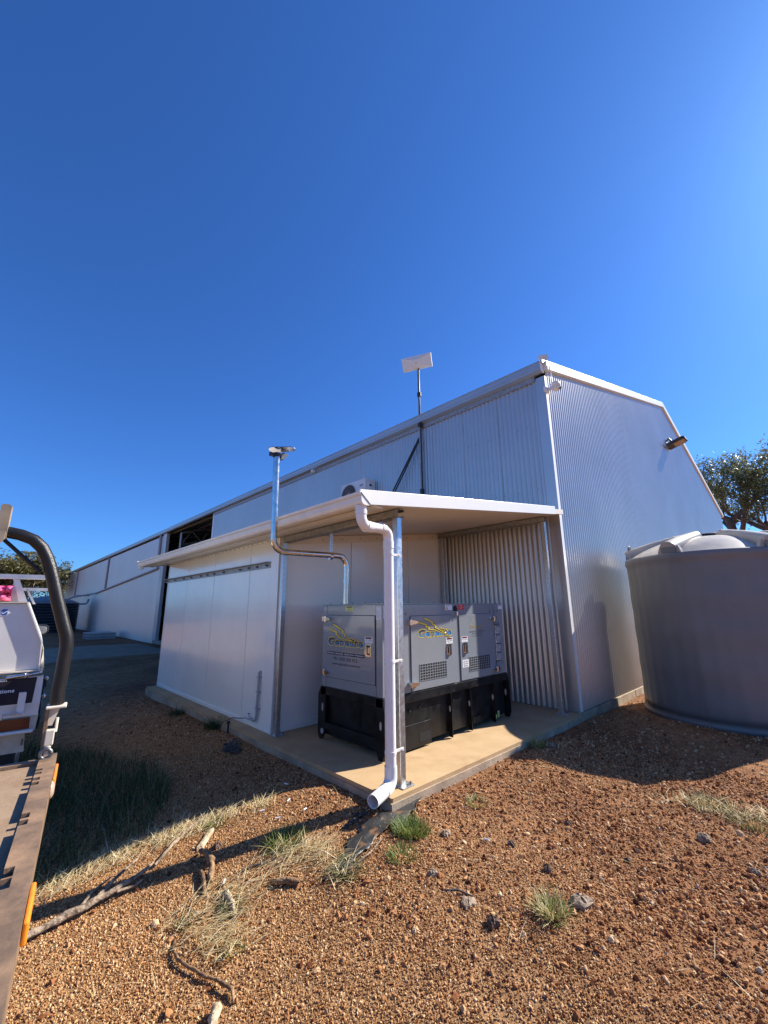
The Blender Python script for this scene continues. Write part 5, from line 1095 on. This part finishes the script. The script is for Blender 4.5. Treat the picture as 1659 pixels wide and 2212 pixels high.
# torn builders' film: a crumpled sheet with folds
def film(name, spine, width, label, amp, seed, mat=m_film, fold=True):
    rr = np.random.default_rng(seed); S_ = len(spine); nw = 11; nl = 46
    sp = np.array(spine, float); wd = np.array(width, float); ts = np.linspace(0, S_-1, nl); V = []
    cx = np.interp(ts, np.arange(S_), sp[:, 0]); cy = np.interp(ts, np.arange(S_), sp[:, 1]); ww = np.interp(ts, np.arange(S_), wd)
    for i in range(nl):
        j0, j1 = max(0, i-1), min(nl-1, i+1); d = np.array([cx[j1]-cx[j0], cy[j1]-cy[j0]]); d /= np.linalg.norm(d); nrm = np.array([-d[1], d[0]])
        for k in range(nw):
            s = (k/(nw-1)-.5)*2; e = ww[i]*(1+.16*math.sin(i*.9+seed)+.10*rr.normal())*(1 if abs(s) > .8 else 1)
            p = np.array([cx[i], cy[i]])+nrm*s*e*.5+d*rr.normal()*.004
            z = .014+amp*(.5+.5*math.sin(i*.55+s*2.2+seed))*(.35+.65*abs(math.sin(s*3+i*.17)))+(amp*2.6*max(0, s-.45)*(.5+.5*math.sin(i*.35)) if fold and i < nl*.55 else 0)+rr.normal()*.0018
            V.append((p[0], p[1], gzf(p[0], p[1])+z))
    F = [(i*nw+k, (i+1)*nw+k, (i+1)*nw+k+1, i*nw+k+1) for i in range(nl-1) for k in range(nw-1)]
    o_ = np.array([spine[0][0], spine[0][1], gzf(*spine[0])])
    o = np_mesh(name, np.array(V)-o_, F, mat); o.location = o_
    sd_ = o.modifiers.new('Solidify', 'SOLIDIFY'); sd_.thickness = .0015
    return tag(o, label, 'plastic sheet')
film('torn_film', [(.36, .0), (.24, -.02), (.08, -.06), (-.12, -.07), (-.32, -.09), (-.50, -.16), (-.62, -.21), (-.74, -.28)], [.02, .07, .16, .21, .20, .15, .09, .11], 'torn black builders film dusted orange lying below the slab corner', .014, 5)
film('film_strip', [(.02, .13), (-.08, .16), (-.2, .15), (-.31, .12), (-.42, .10)], [.03, .06, .07, .05, .02], 'narrow torn strip of black film beside the large torn sheet', .014, 9, fold=False)
branch('twig', [gp_(-.34, -.24, .02), gp_(-.50, -.30, .025), gp_(-.66, -.29, .015)], [.006, .007, .005], m_wood, 'grey bowed twig beside the lower edge of the torn film', 'twig', 6)
film('film_scrap', [(-.20, 2.6), (-.26, 2.4), (-.28, 2.2)], [.10, .2, .06], 'black film scrap in the shade below the slab edge', .03, 12)
LT = ['white tube offcut nearest the tip of the pinkish stick', 'white tube offcut lying midway between shade edge and thin shadow', 'white tube offcut at the pale straw by the shade edge', 'white tube offcut farthest up, close to the slab', 'white tube offcut below the curved brown wood', 'lone white tube offcut out in the open gravel', 'white tube offcut just above the thin post shadow']
for k, (x, y) in enumerate([(-.69, .62), (-.50, .76), (-.72, .82), (-.35, 1.06), (-1.26, .24), (.16, -.75), (-.45, .55)]):
    a = rnd.uniform(0, 6.28); p = gp_(x, y, .020); mb = MB(); d = Vector((math.cos(a), math.sin(a), .1)); mb.tube([Vector((0, 0, 0)), d*.04], .006, 8)
    o = mb.build('plastic_tube_offcut', m_ink); o.location = p
    tag(o, LT[k], 'litter', 'white tube offcuts on the gravel')

# ------------------------------------------------------------------ trees
def tree(name, base, height, spread, label, seed, leaf_n, leaf_mat, trunk_r, fork=.5, bark=m_bark, group=None, leaf=(.14, .035), levels=4, droop=.4, lean=(0, 0)):
    r = random.Random(seed); g = np.random.default_rng(seed)
    t = empty(name, base, label, 'tree', group); wood = MB(); tips = []
    def grow(p, d, ln, rad, lev):
        pts, rs = [p.copy()], [rad]; n = 5; q = p.copy(); dd = d.copy()
        for i in range(n):
            dd = (dd+Vector((r.gauss(0, .16), r.gauss(0, .16), r.gauss(0, .10)+.05))).normalized(); q = q+dd*ln/n; pts.append(q.copy()); rs.append(rad*(1-.42*(i+1)/n))
        wood.tube(pts, rs, 9 if lev < 2 else 5, caps=False)
        if lev >= levels-1:
            for s in pts[1:]: tips.append((s.copy(), ln))
        if lev >= levels: return
        k = r.choice((2, 3, 3)) if lev else r.choice((3, 4))
        for i in range(k):
            a = 2*PI*(i+r.random()*.7)/k; ti = r.uniform(.35, .95)*(1 if lev else .75)
            ax = dd.cross(Vector((0, 0, 1))); ax = ax.normalized() if ax.length > .05 else Vector((1, 0, 0))
            e = (dd*math.cos(ti)+(ax*math.cos(a)+dd.cross(ax)*math.sin(a))*math.sin(ti)); e.z = e.z*.75+.22; e.normalize()
            grow(pts[-1] if i else pts[-2], e, ln*r.uniform(.62, .85), rs[-1]*r.uniform(.62, .8), lev+1)
    b = Vector(base); th_ = height*fork
    pts = [b-zz*.3]; 
    for i in range(6): pts.append(b+Vector((lean[0]*i/6+r.gauss(0, .03)*height*.1, lean[1]*i/6+r.gauss(0, .03)*height*.1, th_*(i+1)/6)))
    wood.tube(pts, [trunk_r*1.25]+[trunk_r*(1-.35*i/6) for i in range(6)], 12, caps=False)
    k = r.choice((3, 4)); crown_h = height-th_
    for i in range(k):
        a = 2*PI*(i+r.random()*.5)/k; e = Vector((math.cos(a)*.8*spread/crown_h*1.6, math.sin(a)*.8*spread/crown_h*1.6, r.uniform(.7, 1.3))).normalized()
        grow(pts[-1] if i % 2 else pts[-2], e, crown_h*r.uniform(.34, .46), trunk_r*.55, 1)
    wood.build('trunk', bark, t)
    T = np.array([list(p) for p, _ in tips]); L_ = np.array([l for _, l in tips])
    idx = g.integers(0, len(T), leaf_n); c = T[idx]+g.normal(0, 1, (leaf_n, 3))*np.array([.42, .42, .30])*L_[idx][:, None]*.75
    c[:, 2] = np.minimum(c[:, 2], b.z+height*1.02); 
    a = g.uniform(0, 2*PI, leaf_n); el_ = g.normal(-droop, .5, leaf_n); d = np.stack([np.cos(a)*np.cos(el_), np.sin(a)*np.cos(el_), np.sin(el_)], 1)
    s = np.cross(d, g.normal(0, 1, (leaf_n, 3))); s /= np.linalg.norm(s, axis=1)[:, None]
    l = g.uniform(.7, 1.3, leaf_n)[:, None]*leaf[0]; w = g.uniform(.7, 1.3, leaf_n)[:, None]*leaf[1]
    V = np.stack([c-d*l*.5, c+s*w*.5, c+d*l*.5, c-s*w*.5], 1).reshape(-1, 3)-np.array(b)
    F = np.arange(leaf_n*4).reshape(-1, 4); tint = np.repeat(np.clip(g.normal(.5, .22, leaf_n)+.15*np.sin(idx*.37), 0, 1), 4)
    o = np_mesh('crown', V, F, leaf_mat, t, {'tint': tint}); 
    return t
m_gum = ATT('gum_leaf', 'tint', [(0, (.055, .070, .026)), (.5, (.12, .135, .055)), (1, (.22, .23, .11))], rough=.4, trans=.45, spec=.5)
m_olive = ATT('olive_leaf', 'tint', [(0, (.06, .060, .022)), (.5, (.13, .12, .045)), (1, (.24, .21, .09))], rough=.5, trans=.35)
tree('gum_tree', (42.2, 1.75, -.3), 14.6, 5.2, 'tall gum tree with dark forked trunk just behind the gable edge', 21, 8000, m_gum, .42, .60, m_barkd, None, (.28, .095), 4, .5)
tree('gum_tree', (43.0, -1.2, -.3), 14.2, 5.0, 'tall gum tree behind the grey tank lid, leaning outwards', 33, 8000, m_gum, .40, .55, m_barkd, None, (.28, .095), 4, .5, (0, 1.0))
tree('gum_tree', (46, -6.5, -.3), 14.5, 5.0, 'gum tree partly hidden past the tank at the picture edge', 41, 4500, m_gum, .46, .5, m_barkd, None, (.30, .10), 4, .5)
GL = 'thin-limbed trees beyond the far end of the yard'
for k, (l, s, h, sp_, lab) in enumerate([(-2.2, 58, 8.6, 4.0, 'olive thin-limbed tree above the ute rack at the left'), (.2, 60, 9.2, 4.0, 'tallest many-limbed olive tree framed inside the black hoop'), (2.6, 57, 7.6, 3.4, 'loose olive tree straight behind the black hoop tube'), (5.0, 66, 7.6, 3.4, 'olive tree between black hoop and the far end of the shed')]):
    tree('olive_tree', (-2.6+l, -2.7+s, -.35), h, sp_, lab, 60+k*3, 7500, m_olive, .22, .22, m_bark, GL, (.34, .12), 4, .2)
# low scrub along the far edge of the yard
n = 15000; xx = rng.uniform(-40, 3.4, n); yy = rng.normal(66, 3, n); zh = rng.random(n)**1.4*(2.4+1.2*np.sin(xx*.5)+.6*np.sin(xx*1.7))
c = np.column_stack([xx, yy, -.3+zh]); d = rng.normal(0, 1, (n, 3)); d /= np.linalg.norm(d, axis=1)[:, None]; s = np.cross(d, rng.normal(0, 1, (n, 3))); s /= np.linalg.norm(s, axis=1)[:, None]
V = np.stack([c-d*.22, c+s*.09, c+d*.22, c-s*.09], 1).reshape(-1, 3)
o = np_mesh('scrub', V, np.arange(n*4).reshape(-1, 4), m_olive, attrs={'tint': np.repeat(np.clip(rng.normal(.4, .2, n), 0, 1), 4)}); o['kind'] = 'stuff'
